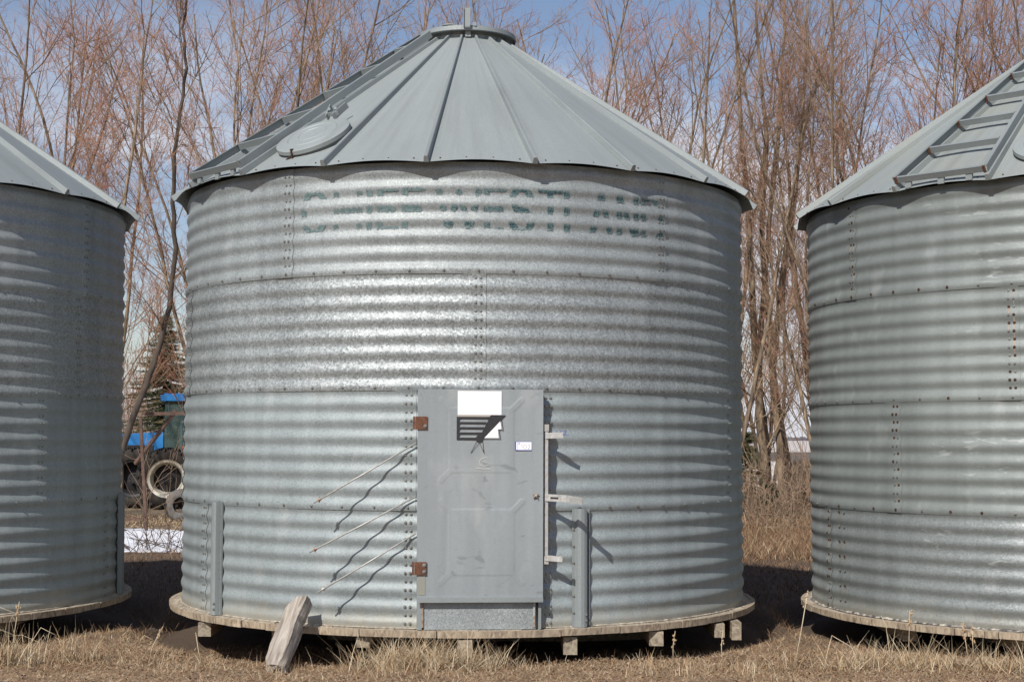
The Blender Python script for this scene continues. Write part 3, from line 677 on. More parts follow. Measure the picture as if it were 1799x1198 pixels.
def clump(seed, thr, fx=1.3, fy=1.6):
    def k(x, y, g):
        v = np.sin(x * fx + seed) * np.sin(y * fy + seed * 2) + .6 * np.sin(x * fx * 2.7 + 1) * np.sin(y * 3.9 + seed) + g.normal(0, .35, len(x)); return (v > thr) & off_deck(x, y, g)
    return k
def tufts(n_t, xr, yr, per, hlo, hhi, spread, rs):
    g = np.random.default_rng(rs); cx_ = g.uniform(*xr, n_t); cy_ = g.uniform(*yr, n_t)
    def xf(gg, n): return np.repeat(cx_, per) + gg.normal(0, spread, n_t * per)
    def yf(gg, n): return np.repeat(cy_, per) + gg.normal(0, spread, n_t * per)
    return blades(n_t * per, xf, yf, hlo, hhi, .38, .0016, mats=(.45, .4, .15), rs=rs)
def tufts_at(pts, per, hlo, hhi, spread, rs, flop=.45, mats=(.45, .4, .15)):
    g = np.random.default_rng(rs); k = np.array(pts); n = len(pts) * per
    return blades(n, lambda gg, n: np.repeat(k[:, 0], per) + gg.normal(0, spread, n), lambda gg, n: np.repeat(k[:, 1], per) + gg.normal(0, spread * .6, n), hlo, hhi, flop, .0021, mats=mats, rs=rs)
near_parts = [
    blades(170000, U(-4.2, 4.3), U(9.0, 11.2), .015, .065, 1.12, .0015, off_deck, mats=(.46, .20, .34), rs=1),
    blades(45000, U(-4.6, 4.6), U(9.6, 13.0), .04, .10, 1.0, .0014, clump(2., .15), (.45, .2, .35), rs=2),
    blades(22000, U(-3.6, -1.3), U(10.1, 12.2), .02, .09, 1.0, .0016, mats=(.32, .1, .58), rs=71), blades(22000, U(.6, 3.4), U(10.1, 12.2), .02, .09, 1.0, .0016, mats=(.32, .1, .58), rs=72), blades(9000, U(-1.4, .7), U(10.1, 10.75), .02, .08, 1.0, .0016, mats=(.32, .1, .58), rs=73),
    tufts(70, (-4, 4.2), (9.8, 10.45), 22, .06, .17, .035, 31),
    tufts_at([(-.72, 10.32), (-.55, 10.38), (-.35, 10.33), (-.18, 10.36), (-.62, 10.2), (-.85, 10.2), (-.45, 10.15), (-.3, 10.2), (-.7, 10.12)], 260, .16, .36, .12, 41, .75, (.4, .5, .1)),
    tufts_at([(2.35, 10.30), (2.55, 10.35), (2.8, 10.32), (3.05, 10.3), (2.7, 10.22), (3.3, 10.2), (2.2, 10.2), (3.5, 10.15)], 170, .14, .34, .13, 42, .75, (.45, .45, .1)),
    tufts_at([(.85, 10.4), (1.25, 10.4), (1.5, 10.38), (.15, 10.35), (-2.0, 10.35), (-2.5, 10.4), (1.9, 10.6)], 40, .06, .16, .10, 43),
    tufts_at([(-3.3, 10.3), (-3.42, 10.25), (-3.2, 10.35), (-2.9, 10.45), (-3.5, 10.15)], 110, .16, .40, .07, 44, .4, (.4, .5, .1))]
V, F, mi = joinparts(near_parts); o = link('dry_grass', fast_mesh('dry_grass', V, F, gr, mi)); o['kind'] = 'stuff'; o['label'] = 'matted dry grass and straw in front of the bins'; o['category'] = 'grass'
far_parts = [
    blades(9000, U(-4.8, -2.2), U(11.8, 20.5), .04, .16, .8, .003, off_deck, mats=(.03, .0, .97), rs=5),
    blades(8000, U(1.6, 3.6), U(12.2, 19), .04, .16, .8, .003, off_deck, mats=(.03, .0, .97), rs=6),
    blades(20000, U(2.6, 5.6), U(19.0, 26), .08, .32, .7, .0035, mats=(.16, .05, .79), rs=7),
    blades(22000, U(3.8, 8.8), U(25, 34), .15, .42, .5, .0045, clump(4., -.1), (.25, .08, .67), rs=8),
    blades(14000, U(-13, -4), U(25.6, 36), .04, .14, .6, .006, mats=(.5, .2, .3), rs=9)]
V, F, mi = joinparts(far_parts); o = link('dry_grass', fast_mesh('dry_grass', V, F, gr, mi)); o['kind'] = 'stuff'; o['label'] = 'taller dead grass in the gaps between and behind the bins'; o['category'] = 'grass'
# leaf litter
g = np.random.default_rng(5); n = 15000; x = g.uniform(-4.2, 4.4, n); y = g.uniform(9.1, 10.9, n); kk = off_deck(x, y, g); x = x[kk]; y = y[kk]; n = len(x); s1 = g.uniform(.003, .012, n); s2 = s1 * g.uniform(.4, .9, n); a = g.uniform(0, TAU, n); z = gz(x, y) + g.uniform(.004, .035, n)
ca, sa = np.cos(a), np.sin(a); tx, ty = g.uniform(-.7, .7, n), g.uniform(-.7, .7, n)
V = np.zeros((n, 4, 3))
for k, (p, q) in enumerate(((-1, 0), (0, -1), (1, 0), (0, 1))):
    u = p * s1; v = q * s2; V[:, k, 0] = x + u * ca - v * sa; V[:, k, 1] = y + u * sa + v * ca; V[:, k, 2] = z + u * tx + v * ty
lf = [simple('dead_leaf', [(.3, (.14, .080, .045)), (.7, (.26, .16, .095))], 5, .85, bump=0), simple('dead_leaf_pale', [(.3, (.24, .17, .11)), (.7, (.36, .27, .19))], 5, .85, bump=0)]
o = link('leaf_litter', fast_mesh('leaf_litter', V.reshape(-1, 3), np.arange(n * 4).reshape(-1, 4), lf, (g.random(n) < .35).astype(int))); o['kind'] = 'stuff'; o['label'] = 'brown dead leaves scattered through the foreground grass'; o['category'] = 'leaves'

# tall single stalks
stalk_m = gr[1]
def stalk(loc, pts, label, r=.0028, head=0, blades_=0):
    t = empty('weed_stalk', (loc[0], loc[1], float(gz(*loc))), label, 'weed', 'tall dry weed stalks in front of the bins'); b = MB(); b.tube([(0, 0, -.01)] + pts, [r] + [r * (1 - .5 * i / len(pts)) for i in range(len(pts))], 5)
    rr = random.Random(int(abs(loc[0]) * 1000)); 
    for k in range(blades_):
        q = Vector(pts[0]).lerp(Vector(pts[-1]), rr.random() * .7); dx = rr.uniform(-.12, .12); b.tube([q, q + Vector((dx, rr.uniform(-.03, .03), .04)), q + Vector((dx * 1.8, 0, rr.uniform(-.06, .05)))], [r * .7, r * .6, r * .2], 4)
    b.build('stem', stalk_m, t)
    if head:
        b = MB(); e = Vector(pts[-1]); d = (e - Vector(pts[-2])).normalized()
        for k in range(head): c = e - d * rr.uniform(0, .11) + Vector((rr.uniform(-.014, .014), rr.uniform(-.014, .014), 0)); b.lathe([(0, -.010), (.006, 0), (0, .010)], 5, c)
        b.build('seed_head', gr[0], t)
stalk((-3.28, 10.25), [(.02, 0, .20), (.05, 0, .42)], 'upright pale stalk with a seed head against the left bin', head=12, blades_=3)
stalk((-3.42, 10.2), [(.02, 0, .22), (.0, 0, .36), (.04, 0, .31)], 'pale stalk with a drooping tip at the far left edge', head=4, blades_=3)
stalk((-3.2, 10.3), [(.03, 0, .14), (.10, 0, .25), (.20, 0, .20)], 'kinked straw arching right below the left bin wall', blades_=2)
stalk((-2.42, 10.45), [(.02, 0, .10), (.07, 0, .20), (.09, 0, .24)], 'forked little weed in front of the dark gap left of the middle bin', head=6, blades_=2)
stalk((-2.05, 10.4), [(-.03, 0, .10), (-.05, 0, .22)], 'thin straight straw leaning left under the middle bin deck')
stalk((1.86, 10.32), [(.05, 0, .24), (.10, 0, .52)], 'tallest straw, standing in the dark gap left of the right bin', r=.0034, head=8)
stalk((2.02, 10.15), [(.03, 0, .13), (.06, 0, .24), (.18, 0, .17), (.28, 0, .09)], 'broken straw bent over to the right before the right bin', r=.003)
stalk((2.50, 10.35), [(-.0, 0, .12), (-.02, 0, .27), (-.05, 0, .34)], 'curved pale straw reaching over the right bin deck')
stalk((2.63, 10.35), [(.0, 0, .16), (.01, 0, .38)], 'slim upright grass with a feathery head before the right bin', r=.002, head=16)
stalk((3.02, 10.32), [(-.02, 0, .16), (-.04, 0, .30)], 'left one of two dark-headed weeds before the right bin wall', head=16)
stalk((3.06, 10.34), [(-.01, 0, .16), (-.01, 0, .28)], 'right one of two dark-headed weeds before the right bin wall', head=14)
stalk((1.08, 10.45), [(.0, 0, .12), (.015, 0, .22)], 'short weed with a round head against the right part of the middle bin deck', head=8)
stalk((1.42, 10.5), [(-.01, 0, .13), (-.0, 0, .25)], 'short weed standing in front of the right end of the middle bin deck', head=6)

# ------------------------------------------------------------------ bare trees
bark = N('tree_bark', .9); nb = bark.noise(14, 6, (1, 1, .25)); bark.base(bark.ramp(nb, [(.35, (.070, .052, .038)), (.52, (.19, .14, .092)), (.72, (.35, .27, .175))])); bark.bump(nb, .8, .03)
branch = simple('branch_bark', [(.35, (.12, .080, .050)), (.65, (.34, .25, .16))], 3, .85, bump=0)
twig = simple('red_twig', [(.3, (.27, .118, .070)), (.7, (.51, .275, .175))], 1.2, .8, bump=0)
twig2 = simple('brown_twig', [(.3, (.26, .165, .11)), (.7, (.43, .30, .21))], 1.2, .8, bump=0)
class TB:
    def __init__(s): s.V = []; s.F = []; s.M = []; s.n = 0
    def tube(s, pts, r0, r1, n, mat):
        k = len(pts); P_ = np.array(pts); T = np.gradient(P_, axis=0); T /= np.linalg.norm(T, axis=1)[:, None] + 1e-9
        a = np.where(np.abs(T[:, 2:3]) < .9, [[0, 0, 1.]], [[1., 0, 0]]); a = np.repeat(a[:1], k, 0) if True else a
        X = np.cross(T, a); X /= np.linalg.norm(X, axis=1)[:, None] + 1e-9; Y = np.cross(T, X); r = np.linspace(r0, r1, k)[:, None]
        ang = TAU * np.arange(n) / n
        V = (P_[:, None, :] + (X[:, None, :] * np.cos(ang)[None, :, None] + Y[:, None, :] * np.sin(ang)[None, :, None]) * r[:, :, None]).reshape(-1, 3)
        i, j = np.meshgrid(np.arange(k - 1), np.arange(n), indexing='ij'); i = i.ravel(); j = j.ravel(); j2 = (j + 1) % n
        s.V.append(V); s.F.append(np.stack([i * n + j, i * n + j2, (i + 1) * n + j2, (i + 1) * n + j], 1) + s.n); s.M.append(np.full((k - 1) * n, mat)); s.n += len(V)
    def mesh(s, name, mats, smooth=False): return fast_mesh(name, np.concatenate(s.V), np.concatenate(s.F), mats, np.concatenate(s.M), smooth)
def path(r, p, d, L, n, wander, up):
    p = np.array(p, float); d = np.array(d, float); pts = [p.copy()]; ds = [d.copy()]
    for _ in range(n):
        d = d + r.normal(0, wander, 3) + np.array([0, 0, up]); d /= np.linalg.norm(d); p = p + d * L / n; pts.append(p.copy()); ds.append(d.copy())
    return pts, ds
def side(r, d, ang):
    a = np.cross(d, r.normal(0, 1, 3)); a /= np.linalg.norm(a) + 1e-9; v = d * math.cos(ang) + a * math.sin(ang); return v / np.linalg.norm(v)
def tree_meshes(seed, H, nst, spread=.16, dens=1., rad=.10, low=.14, tw=twig):
    r = np.random.default_rng(seed); trunk = TB(); crown = TB()
    for s_ in range(nst):
        az = TAU * s_ / nst + r.uniform(-.6, .6); sp = r.uniform(.3, 1.) * spread * (1 if nst > 1 else .3); d = np.array([math.cos(az) * sp, math.sin(az) * sp, 1.]); d /= np.linalg.norm(d)
        Ls = H * r.uniform(.8, 1.05); R0_ = rad * r.uniform(.42, .78); off = .12 * (nst > 1)
        pts, ds = path(r, (math.cos(az) * off, math.sin(az) * off, -.15), d, Ls, 22, .045, .012)
        trunk.tube(pts, R0_, .012, 8, 0)
        nb_ = int(21 * dens)
        for k in range(nb_):
            t = low + (1 - low) * (k + r.random()) / nb_ * .98; f = t * 22; i = min(int(f), 21); q = pts[i] + (pts[i + 1] - pts[i]) * (f - i)
            Lb = Ls * (.10 + .24 * (1 - t) ** .6) * r.uniform(.6, 1.25); r1 = max(.010, R0_ * (1 - t) * .27 * r.uniform(.7, 1.2))
            bp, bd = path(r, q, side(r, ds[i], r.uniform(.45, .95)), Lb, 7, .10, .11)
            crown.tube(bp, r1, .005, 5 if r1 > .02 else 4, 0)
            n2_ = max(4, int(Lb * 6.0))
            for m_ in range(n2_):
                t2 = .12 + .88 * (m_ + r.random()) / n2_; f2 = t2 * 7; i2 = min(int(f2), 6); q2 = bp[i2] + (bp[i2 + 1] - bp[i2]) * (f2 - i2)
                L2 = r.uniform(.25, .95) * (1.15 - .5 * t2); cp, cd = path(r, q2, side(r, bd[i2], r.uniform(.4, 1.0)), L2, 4, .14, .12)
                crown.tube(cp, .0048, .0026, 3, 0 if r.random() < .35 else 1)
                for w_ in range(int(L2 * 11) + 1):
                    t3 = r.uniform(.1, 1.); f3 = t3 * 4; i3 = min(int(f3), 3); q3 = cp[i3] + (cp[i3 + 1] - cp[i3]) * (f3 - i3)
                    ep, _ = path(r, q3, side(r, cd[i3], r.uniform(.35, .95)), r.uniform(.09, .34), 2, .14, .10); crown.tube(ep, .0030, .0019, 3, 1)
    return trunk.mesh('trunk', bark.m, True), crown.mesh('crown', [branch, tw])
TM = [tree_meshes(1, 10.8, 3, .17), tree_meshes(2, 11.4, 2, .16, 1.0, .12), tree_meshes(3, 9.8, 4, .22, .8, .08), tree_meshes(4, 11.0, 3, .13, .9, .10, .14, twig2), tree_meshes(5, 10.3, 3, .25, .95, .09),
      tree_meshes(6, 11.8, 1, .10, 1.3, .14, .2), tree_meshes(7, 10.6, 4, .13, .8, .085, .10, twig2)]
cam_right = []
def tree(k, x, y, s_, rz, label, group='bare trees of the shelterbelt behind the bins', lean=(0, 0)):
    t = empty('bare_tree', (x, y, float(gz(x, y)) - .02), label, 'tree', group, rz); t.scale = (s_, s_, s_); t.rotation_euler = (lean[0], lean[1], rz)
    link('trunk', TM[k][0], t); link('crown', TM[k][1], t)
tr = random.Random(17)
rows = []
# front row: (x, y, mesh, scale)
FR = [(-11.3, 29.5, 3, 1.0), (-9.9, 28.4, 0, 1.02), (-8.6, 28.4, 4, 1.02), (-7.05, 27.4, 1, .98), (-5.0, 29.2, 4, 1.05), (-3.9, 28.0, 6, 1.03), (-2.7, 29.2, 0, .98), (-1.3, 28.2, 2, .96), (.2, 29.0, 3, .90), (1.5, 28.0, 5, .92), (2.6, 29.3, 6, .98),
      (3.7, 28.2, 1, .97), (5.75, 27.9, 6, 1.0), (6.7, 29.6, 4, 1.02), (7.7, 28.4, 1, 1.0), (8.7, 29.4, 5, 1.0), (9.7, 28.3, 3, 1.02), (10.8, 29.3, 2, 1.05), (11.9, 28.6, 0, 1.02)]
BR = sorted([(-12.5, 35.5, 6, 1.15), (-5.6, 35.0, 2, 1.25), (-1.7, 36.5, 6, 1.12), (2.6, 36.3, 4, 1.15), (-9.9, 36.2, 1, 1.2), (-6.3, 35.6, 4, 1.2), (-3.6, 35.5, 0, 1.2), (.5, 35.5, 1, 1.05), (4.3, 35.2, 2, 1.2), (5.9, 36.5, 6, 1.15), (7.4, 35.4, 3, 1.2), (9.0, 36.2, 0, 1.15), (10.6, 35.3, 4, 1.2), (12.4, 36.4, 1, 1.2), (14.0, 35.5, 6, 1.2)])
ordn = ['first', 'second', 'third', 'fourth', 'fifth', 'sixth', 'seventh', 'eighth', 'ninth', 'tenth', 'eleventh', 'twelfth', 'thirteenth', 'fourteenth', 'fifteenth', 'sixteenth', 'seventeenth', 'eighteenth', 'nineteenth', 'twentieth', 'twenty-first', 'twenty-second']
def where(x, y):
    px = 899 + x / y * 2720
    if px < 215: return 'over the left bin roof'
    if px < 330: return 'in the left gap'
    if px < 700: return 'over the middle roof, left side'
    if px < 940: return 'behind the middle roof cap'
    if px < 1295: return 'over the middle roof, right side'
    if px < 1430: return 'in the right gap'
    return 'over the right bin roof'
for i, (x, y, k, s_) in enumerate(FR): tree(k, x, y, s_, tr.uniform(0, TAU), '%s bare tree from the left in the front row, %s' % (ordn[i], where(x, y)), lean=(tr.uniform(-.04, .04), tr.uniform(-.04, .04)))
for i, (x, y, k, s_) in enumerate(BR): tree(k, x, y, s_, tr.uniform(0, TAU), '%s bare tree from the left in the rear row, %s' % (ordn[i], where(x, y)))
# trees whose stems show clearly in the gaps
def stem_tree(lines, y, radii, nbr, seed, label, barkm, low=2.5, ymul=1.):
    r = np.random.default_rng(seed); tb = TB(); cb = TB(); base = None
    for li, (line, rad) in enumerate(zip(lines, radii)):
        yo = y + .35 * (li % 3) * ymul; lp = [np.array(((X - 899.5) / 2720 * yo, yo + .05 * k_ * (1 if li % 2 else -1), 1.5 + (767 - Y_) / 2720 * yo)) for k_, (X, Y_) in enumerate(line)]
        # smooth the stem
        q = []; n_ = len(lp)
        for k_ in range(n_ - 1):
            p0, p1, p2, p3 = lp[max(k_ - 1, 0)], lp[k_], lp[k_ + 1], lp[min(k_ + 2, n_ - 1)]
            for t_ in (0, .34, .67): q.append(.5 * ((2 * p1) + (-p0 + p2) * t_ + (2 * p0 - 5 * p1 + 4 * p2 - p3) * t_ ** 2 + (-p0 + 3 * p1 - 3 * p2 + p3) * t_ ** 3) + r.normal(0, .012, 3))
        lp = q + [lp[-1]]
        if base is None: base = lp[0].copy()
        tb.tube([p - base for p in lp], rad, .014, 9, 0); m1 = len(lp) - 1
        for k in range(nbr):
            f = r.uniform(low, m1 - .01); i = int(f); q = lp[i] + (lp[i + 1] - lp[i]) * (f - i) - base; dd = (lp[i + 1] - lp[i]); dd = dd / np.linalg.norm(dd)
            bp, bd = path(r, q, side(r, dd, r.uniform(.5, 1.15)), r.uniform(.7, 2.4), 7, .14, .06); cb.tube(bp, rad * .26 * (1 - f / m1 * .6), .005, 5, 0)
            for m_ in range(9):
                i2 = r.integers(1, 7); cp, cd = path(r, bp[i2], side(r, bd[i2], r.uniform(.4, .9)), r.uniform(.3, .9), 4, .14, .06); cb.tube(cp, .006, .003, 3, 0)
                for w_ in range(6): ep, _ = path(r, cp[r.integers(1, 4)], side(r, cd[2], r.uniform(.3, .8)), r.uniform(.12, .4), 2, .1, .05); cb.tube(ep, .0035, .002, 3, 1)
    t = empty('bare_tree', tuple(base), label, 'tree', 'bare trees of the shelterbelt behind the bins')
    link('trunk', tb.mesh('trunk', barkm, True), t); link('crown', cb.mesh('crown', [branch, twig]), t)
stem_tree([[(192, 905), (205, 835), (228, 765), (252, 700), (276, 640), (292, 585), (306, 520), (311, 440), (310, 360), (312, 280), (322, 200), (330, 130), (326, 60), (334, -20), (338, -90)]], 24.5, [.062], 17, 9,
    'dark trunk leaning right across the blue tractor, left of the middle bin', simple('dark_bark', [(.3, (.028, .020, .016)), (.7, (.10, .075, .055))], 12, .9, sc=(1, 1, .3)), 9)
stem_tree([[(1344, 915), (1340, 800), (1326, 620), (1318, 420), (1300, 170), (1288, -40), (1280, -160)], [(1352, 905), (1346, 780), (1334, 650), (1350, 450), (1372, 250), (1386, 50), (1392, -120)],
    [(1392, 915), (1378, 800), (1362, 700), (1350, 560), (1338, 420), (1346, 250), (1330, 40), (1326, -110)], [(1378, 908), (1370, 780), (1360, 650), (1378, 490), (1402, 330), (1422, 150), (1430, 0), (1440, -130)]], 30.5, [.10, .085, .11, .08], 11, 12,
    'clump of four tan trunks standing in the right gap between two bins', bark.m, 3)
# bushes: low tangles of bare stems
def bush(loc, n, h, sp, label, seed, cat='bush', mats=None, rad=.006):
    r = np.random.default_rng(seed); b = TB()
    for k in range(n):
        az = r.uniform(0, TAU); a = r.uniform(.1, 1.25); d = np.array([math.cos(az) * math.sin(a), math.sin(az) * math.sin(a), math.cos(a)]); bp, bd = path(r, (r.normal(0, sp), r.normal(0, sp * .6), -.02), d, h * r.uniform(.5, 1.1), 7, .16, .02)
        b.tube(bp, rad, .003, 4, 0)
        for m_ in range(5): i2 = r.integers(1, 7); cp, cd = path(r, bp[i2], side(r, bd[i2], r.uniform(.4, 1.1)), h * r.uniform(.15, .45), 4, .16, .02); b.tube(cp, .004, .002, 3, 1)
    t = empty('bare_bush', (loc[0], loc[1], float(gz(*loc))), label, cat, 'bare bushes in the gaps'); link('branches', b.mesh('branches', mats or [branch, twig2]), t)
dk = simple('dark_stem', [(.3, (.06, .04, .03)), (.7, (.16, .11, .08))], 8, .9, bump=0)
bush((-4.75, 20.6), 46, .75, .5, 'dark tangle of bare stems growing over the old snow', 3, mats=[dk, dk])
bush((-6.3, 26.8), 12, 2.0, .5, 'thin bare bush in front of the tractor wheels', 4)
bush((3.9, 25.0), 60, 1.5, .6, 'bare brush at the foot of the trees right of the middle bin', 5)
bush((4.6, 27.6), 90, 1.6, .9, 'dense brown scrub round the tree trunks in the right gap', 7)
bush((5.6, 27.2), 60, 1.8, .8, 'bare brush beside the left edge of the right bin', 6)
for i, (x, y, k, s_) in enumerate([(-26, 74, 2, .5), (-23.5, 76, 4, .52), (-21, 73, 2, .5), (-18.6, 76, 0, .5), (-16.4, 74, 4, .52), (-14.0, 77, 2, .5)]):
    tree(k, x, y, s_, i * 1.3, '%s from the left of the small far trees beyond the tractor' % ordn[i], 'small far trees beyond the tractor')

# ------------------------------------------------------------------ spruces
ndl = [simple('spruce_needles', [(.3, (.030, .045, .018)), (.7, (.085, .095, .042))], 2, .8, bump=0), simple('spruce_dry', [(.3, (.10, .085, .04)), (.7, (.20, .16, .08))], 2, .85, bump=0)]
def spruce(x, y, h, w, label, seed, dry=.3):
    r = np.random.default_rng(seed); t = empty('spruce_tree', (x, y, float(gz(x, y))), label, 'tree', 'dark spruces behind the bins'); b = MB(); b.tube([(0, 0, -.1), (0, 0, h * .6), (0, 0, h)], [h * .022, h * .012, .01], 7); b.build('trunk', bark.m, t)
    V = []; mi = []; nbr = int(120 + h * 52)
    for k in range(nbr):
        f = (k + r.random()) / nbr; z = h * (.04 + .95 * f); L = w * (1 - f) ** .85 * r.uniform(.7, 1.15) + .08; az = r.uniform(0, TAU); d = np.array([math.cos(az), math.sin(az), 0]); s_ = np.array([-d[1], d[0], 0]); m_ = int(r.random() < dry)
        ns = max(5, int(L * 15))
        for q in range(ns):
            u = (q + r.random()) / ns; c = np.array([0, 0, z]) + d * L * u + np.array([0, 0, -.28 * L * u + .16 * L * u * u]); 
            for e in range(8):
                a = r.uniform(-1.2, 1.2); sg = r.choice([-1, 1]); l = r.uniform(.08, .22) * (1.1 - .5 * u) * (.6 + h * .08); v = (d * math.cos(a) + s_ * math.sin(a) * sg) * l + np.array([0, 0, r.uniform(-.6, .25) * l]); wv = np.cross(v, r.normal(0, 1, 3)); wv = wv / (np.linalg.norm(wv) + 1e-9) * l * .07
                V += [c - wv, c + wv, c + v + wv * .3, c + v - wv * .3]; mi.append(m_)
    link('crown', fast_mesh('crown', np.array(V), np.arange(len(V)).reshape(-1, 4), ndl, mi), t)
spruce(-12.1, 54, 6.3, 2.5, 'brownish spruce rising behind the tractor cab', 1, .5)
spruce(4.45, 29.6, 1.75, .6, 'small dark spruce just right of the middle bin', 2, .35)
spruce(4.75, 28.6, .75, .7, 'low green spruce at the foot of the tree trunks in the right gap', 3, .05)

# ------------------------------------------------------------------ tractor (articulated, dual wheels), behind the left gap
TX, TY = -10.3, 44.0
tg = float(gz(TX, TY)); blue = simple('tractor_blue', [(.3, (.02, .17, .46)), (.7, (.035, .24, .58))], 1.5, .4, bump=0); dark = N('cast_iron_black', .6, .2, (.03, .03, .032)).m; rub = simple('tyre_rubber', [(.3, (.020, .017, .015)), (.7, (.050, .042, .034))], 4, .9); rim_m = simple('cream_rim', [(.3, (.52, .48, .38)), (.7, (.72, .69, .60))], 3, .6, bump=0)
glass = N('cab_glass', .08, 0, (.10, .16, .15)); glass.b.inputs['Alpha'].default_value = .55; cabf = N('cab_frame', .6, 0, (.05, .10, .10)).m
tr_ = empty('farm_tractor', (TX, TY, tg), 'blue articulated farm tractor with big cream-rimmed tyres parked behind the bins', 'tractor', rz=R_(8))
def wheel(x, y, R=.84, W=.55, name='wheel', pale_rim=True):
    b = MB(); prof = [(.50, -W / 2 + .03), (.56, -W / 2), (R - .16, -W / 2 - .01), (R - .06, -W / 2 + .05), (R - .03, -W / 4), (R - .03, W / 4), (R - .06, W / 2 - .05), (R - .16, W / 2 + .01), (.56, W / 2), (.50, W / 2 - .03)]
    mt = Matrix.Rotation(R_(-90), 3, 'X'); b.lathe(prof, 48, mtx=mt, smooth=True)
    for k in range(22):
        for s_ in (-1, 1):
            a = TAU * (k + (.25 if s_ > 0 else -.25)) / 22
            for q in range(4):
                aa = a + .07 * q * 1.0; yy_ = s_ * (W / 2 - .02 - q * W / 8); rr_ = R - .02 if q else R - .05
                b.box((rr_ * math.sin(aa), yy_, rr_ * math.cos(aa)), (.055, W / 7.4, .07), Matrix.Rotation(aa, 3, 'Y') @ Matrix.Rotation(s_ * .5, 3, 'Z'))
    w_ = b.build(name, rub, tr_); w_.location = (x, y, R)
    b = MB(); b.lathe([(.525, -W / 2 + .0), (.50, -W / 2 + .02), (.45, -W / 2 + .04), (.38, .12)], 40, mtx=mt, smooth=False); b.lathe([(.515, W / 2 - .02), (.46, W / 2 - .06), (.45, 0.02)], 40, mtx=mt)
    b.build('rim', rim_m if pale_rim else dark, w_); b = MB(); b.lathe([(.385, .12), (.2, .05), (.0, .0)], 40, mtx=mt); b.build('disc', dark, w_); b = MB(); b.lathe([(.16, -.02), (.15, -.14), (.0, -.14)], 20, mtx=mt)
    for k in range(8): b.box((.11 * math.cos(k * TAU / 8), -.145, .11 * math.sin(k * TAU / 8)), (.03, .04, .03))
    b.build('hub', dark, w_)
fx0 = (292 - 899) / 2720 * 43.3 - TX
for x in (fx0, fx0 - 1.35 - .0, fx0 + 3.2): 
    pass
for x in (fx0, fx0 + 3.1):
    for y in (-1.25, -.62, .75, 1.4): wheel(x + (.0 if y != -1.25 or x == fx0 else 0), y)
wheel(fx0 - .95, -.72, .84, pale_rim=False); wheel(fx0 - .95, .95, .84, pale_rim=False)  # front wheels carry dark rims rather than cream ones
b = MB(); b.box((fx0 + .9, .1, 1.0), (5.2, .9, .5)); b.box((fx0 - .6, .1, 1.25), (3.0, .75, .5)); b.box((fx0 - 1.4, .1, .8), (1.2, 1.1, .35)); b.build('chassis', dark, tr_)
b = MB(); hz = [(-2.6, 1.45), (-2.62, 1.85), (-2.5, 2.0), (-.2, 2.12), (-.2, 1.45)]
vs = [(fx0 + x, y, z) for y in (-.42, .62) for x, z in hz]; b.add(vs, [(0, 1, 2, 3, 4), (9, 8, 7, 6, 5)] + [(i, i + 5, (i + 1) % 5 + 5, (i + 1) % 5) for i in range(5)]); hood = b.build('hood', blue, tr_)
b = MB()
for k in range(6): b.box((fx0 - 1.9 + k * .28, -.43, 1.62), (.05, .03, .22))
b.box((fx0 - 1.2, -.425, 1.62), (1.5, .012, .26)); b.build('grille', dark, hood)
b = MB(); b.tube([(fx0 - 1.9, -.2, 2.0), (fx0 - 1.9, -.2, 3.0), (fx0 - 1.85, -.2, 3.08)], .05, 10); b.build('exhaust_pipe', N('pipe_grey', .4, .6, (.5, .5, .5)).m, tr_)
c0, c1 = fx0 - .1, fx0 + 1.5
b = MB()
for x in (c0, c0 + .42, c1):
    for y in (-.72, .92): b.box((x, y, 2.25), (.07, .07, 1.45))
b.box(((c0 + c1) / 2, .1, 1.52), (c1 - c0, 1.66, .16)); b.box(((c0 + c1) / 2, -.72, 2.96), (c1 - c0, .07, .07)); cab = b.build('cab_frame', cabf, tr_)
b = MB(); b.box(((c0 + c1) / 2, .1, 3.07), (c1 - c0 + .30, 1.9, .17)); b.box(((c0 + c1) / 2, .1, 3.17), (c1 - c0 + .12, 1.7, .05)); b.build('cab_roof', blue, tr_)
b = MB(); b.box(((c0 + c1) / 2, -.74, 2.25), (c1 - c0 - .06, .01, 1.3)); b.box((c0 - .02, .1, 2.25), (.01, 1.55, 1.3)); b.build('cab_window', glass.m, cab)
b = MB(); b.box((c0 + .8, .1, 1.85), (.5, .5, .15)); b.box((c0 + 1.02, .1, 2.15), (.12, .5, .6)); b.build('seat', dark, tr_)
b = MB(); b.box((c0 + .52, -.80, 1.66), (.10, .03, .14)); b.build('marker_lamp', N('orange_lens', .4, 0, (.7, .13, .03)).m, tr_)
b = MB()
for k in range(3): b.box((c0 + .25, -1.0, .75 + k * .3), (.4, .25, .03))
b.build('step', dark, tr_)

# spare tyre on the grass, rusty steel frame, bale
def pxg(X, y): return (X - 899.5) / 2720 * y
b = MB(); b.lathe([(.15, -.10), (.19, -.12), (.27, -.11), (.31, -.06), (.315, .06), (.27, .11), (.19, .12), (.15, .10)], 36, mtx=Matrix.Rotation(R_(80), 3, 'X'), smooth=True)
t = empty('old_tyre', (pxg(323, 29.5), 29.5, float(gz(-6, 29.5)) + .30), 'small worn tyre standing on the brown grass left of the middle bin', 'tyre'); b.build('tyre', simple('worn_rubber', [(.3, (.09, .085, .08)), (.7, (.17, .16, .15))], 9, .9), t)
t = empty('steel_frame', (pxg(262, 24.2), 24.2, 0), 'rusty steel stand with a slanting leg and crossbars in front of the tractor', 'metal frame'); b = MB(); f3 = lambda X, Y_, y=24.2: Vector(((X - 262) / 2720 * y, y - 24.2, 1.5 + (767 - Y_) / 2720 * y))
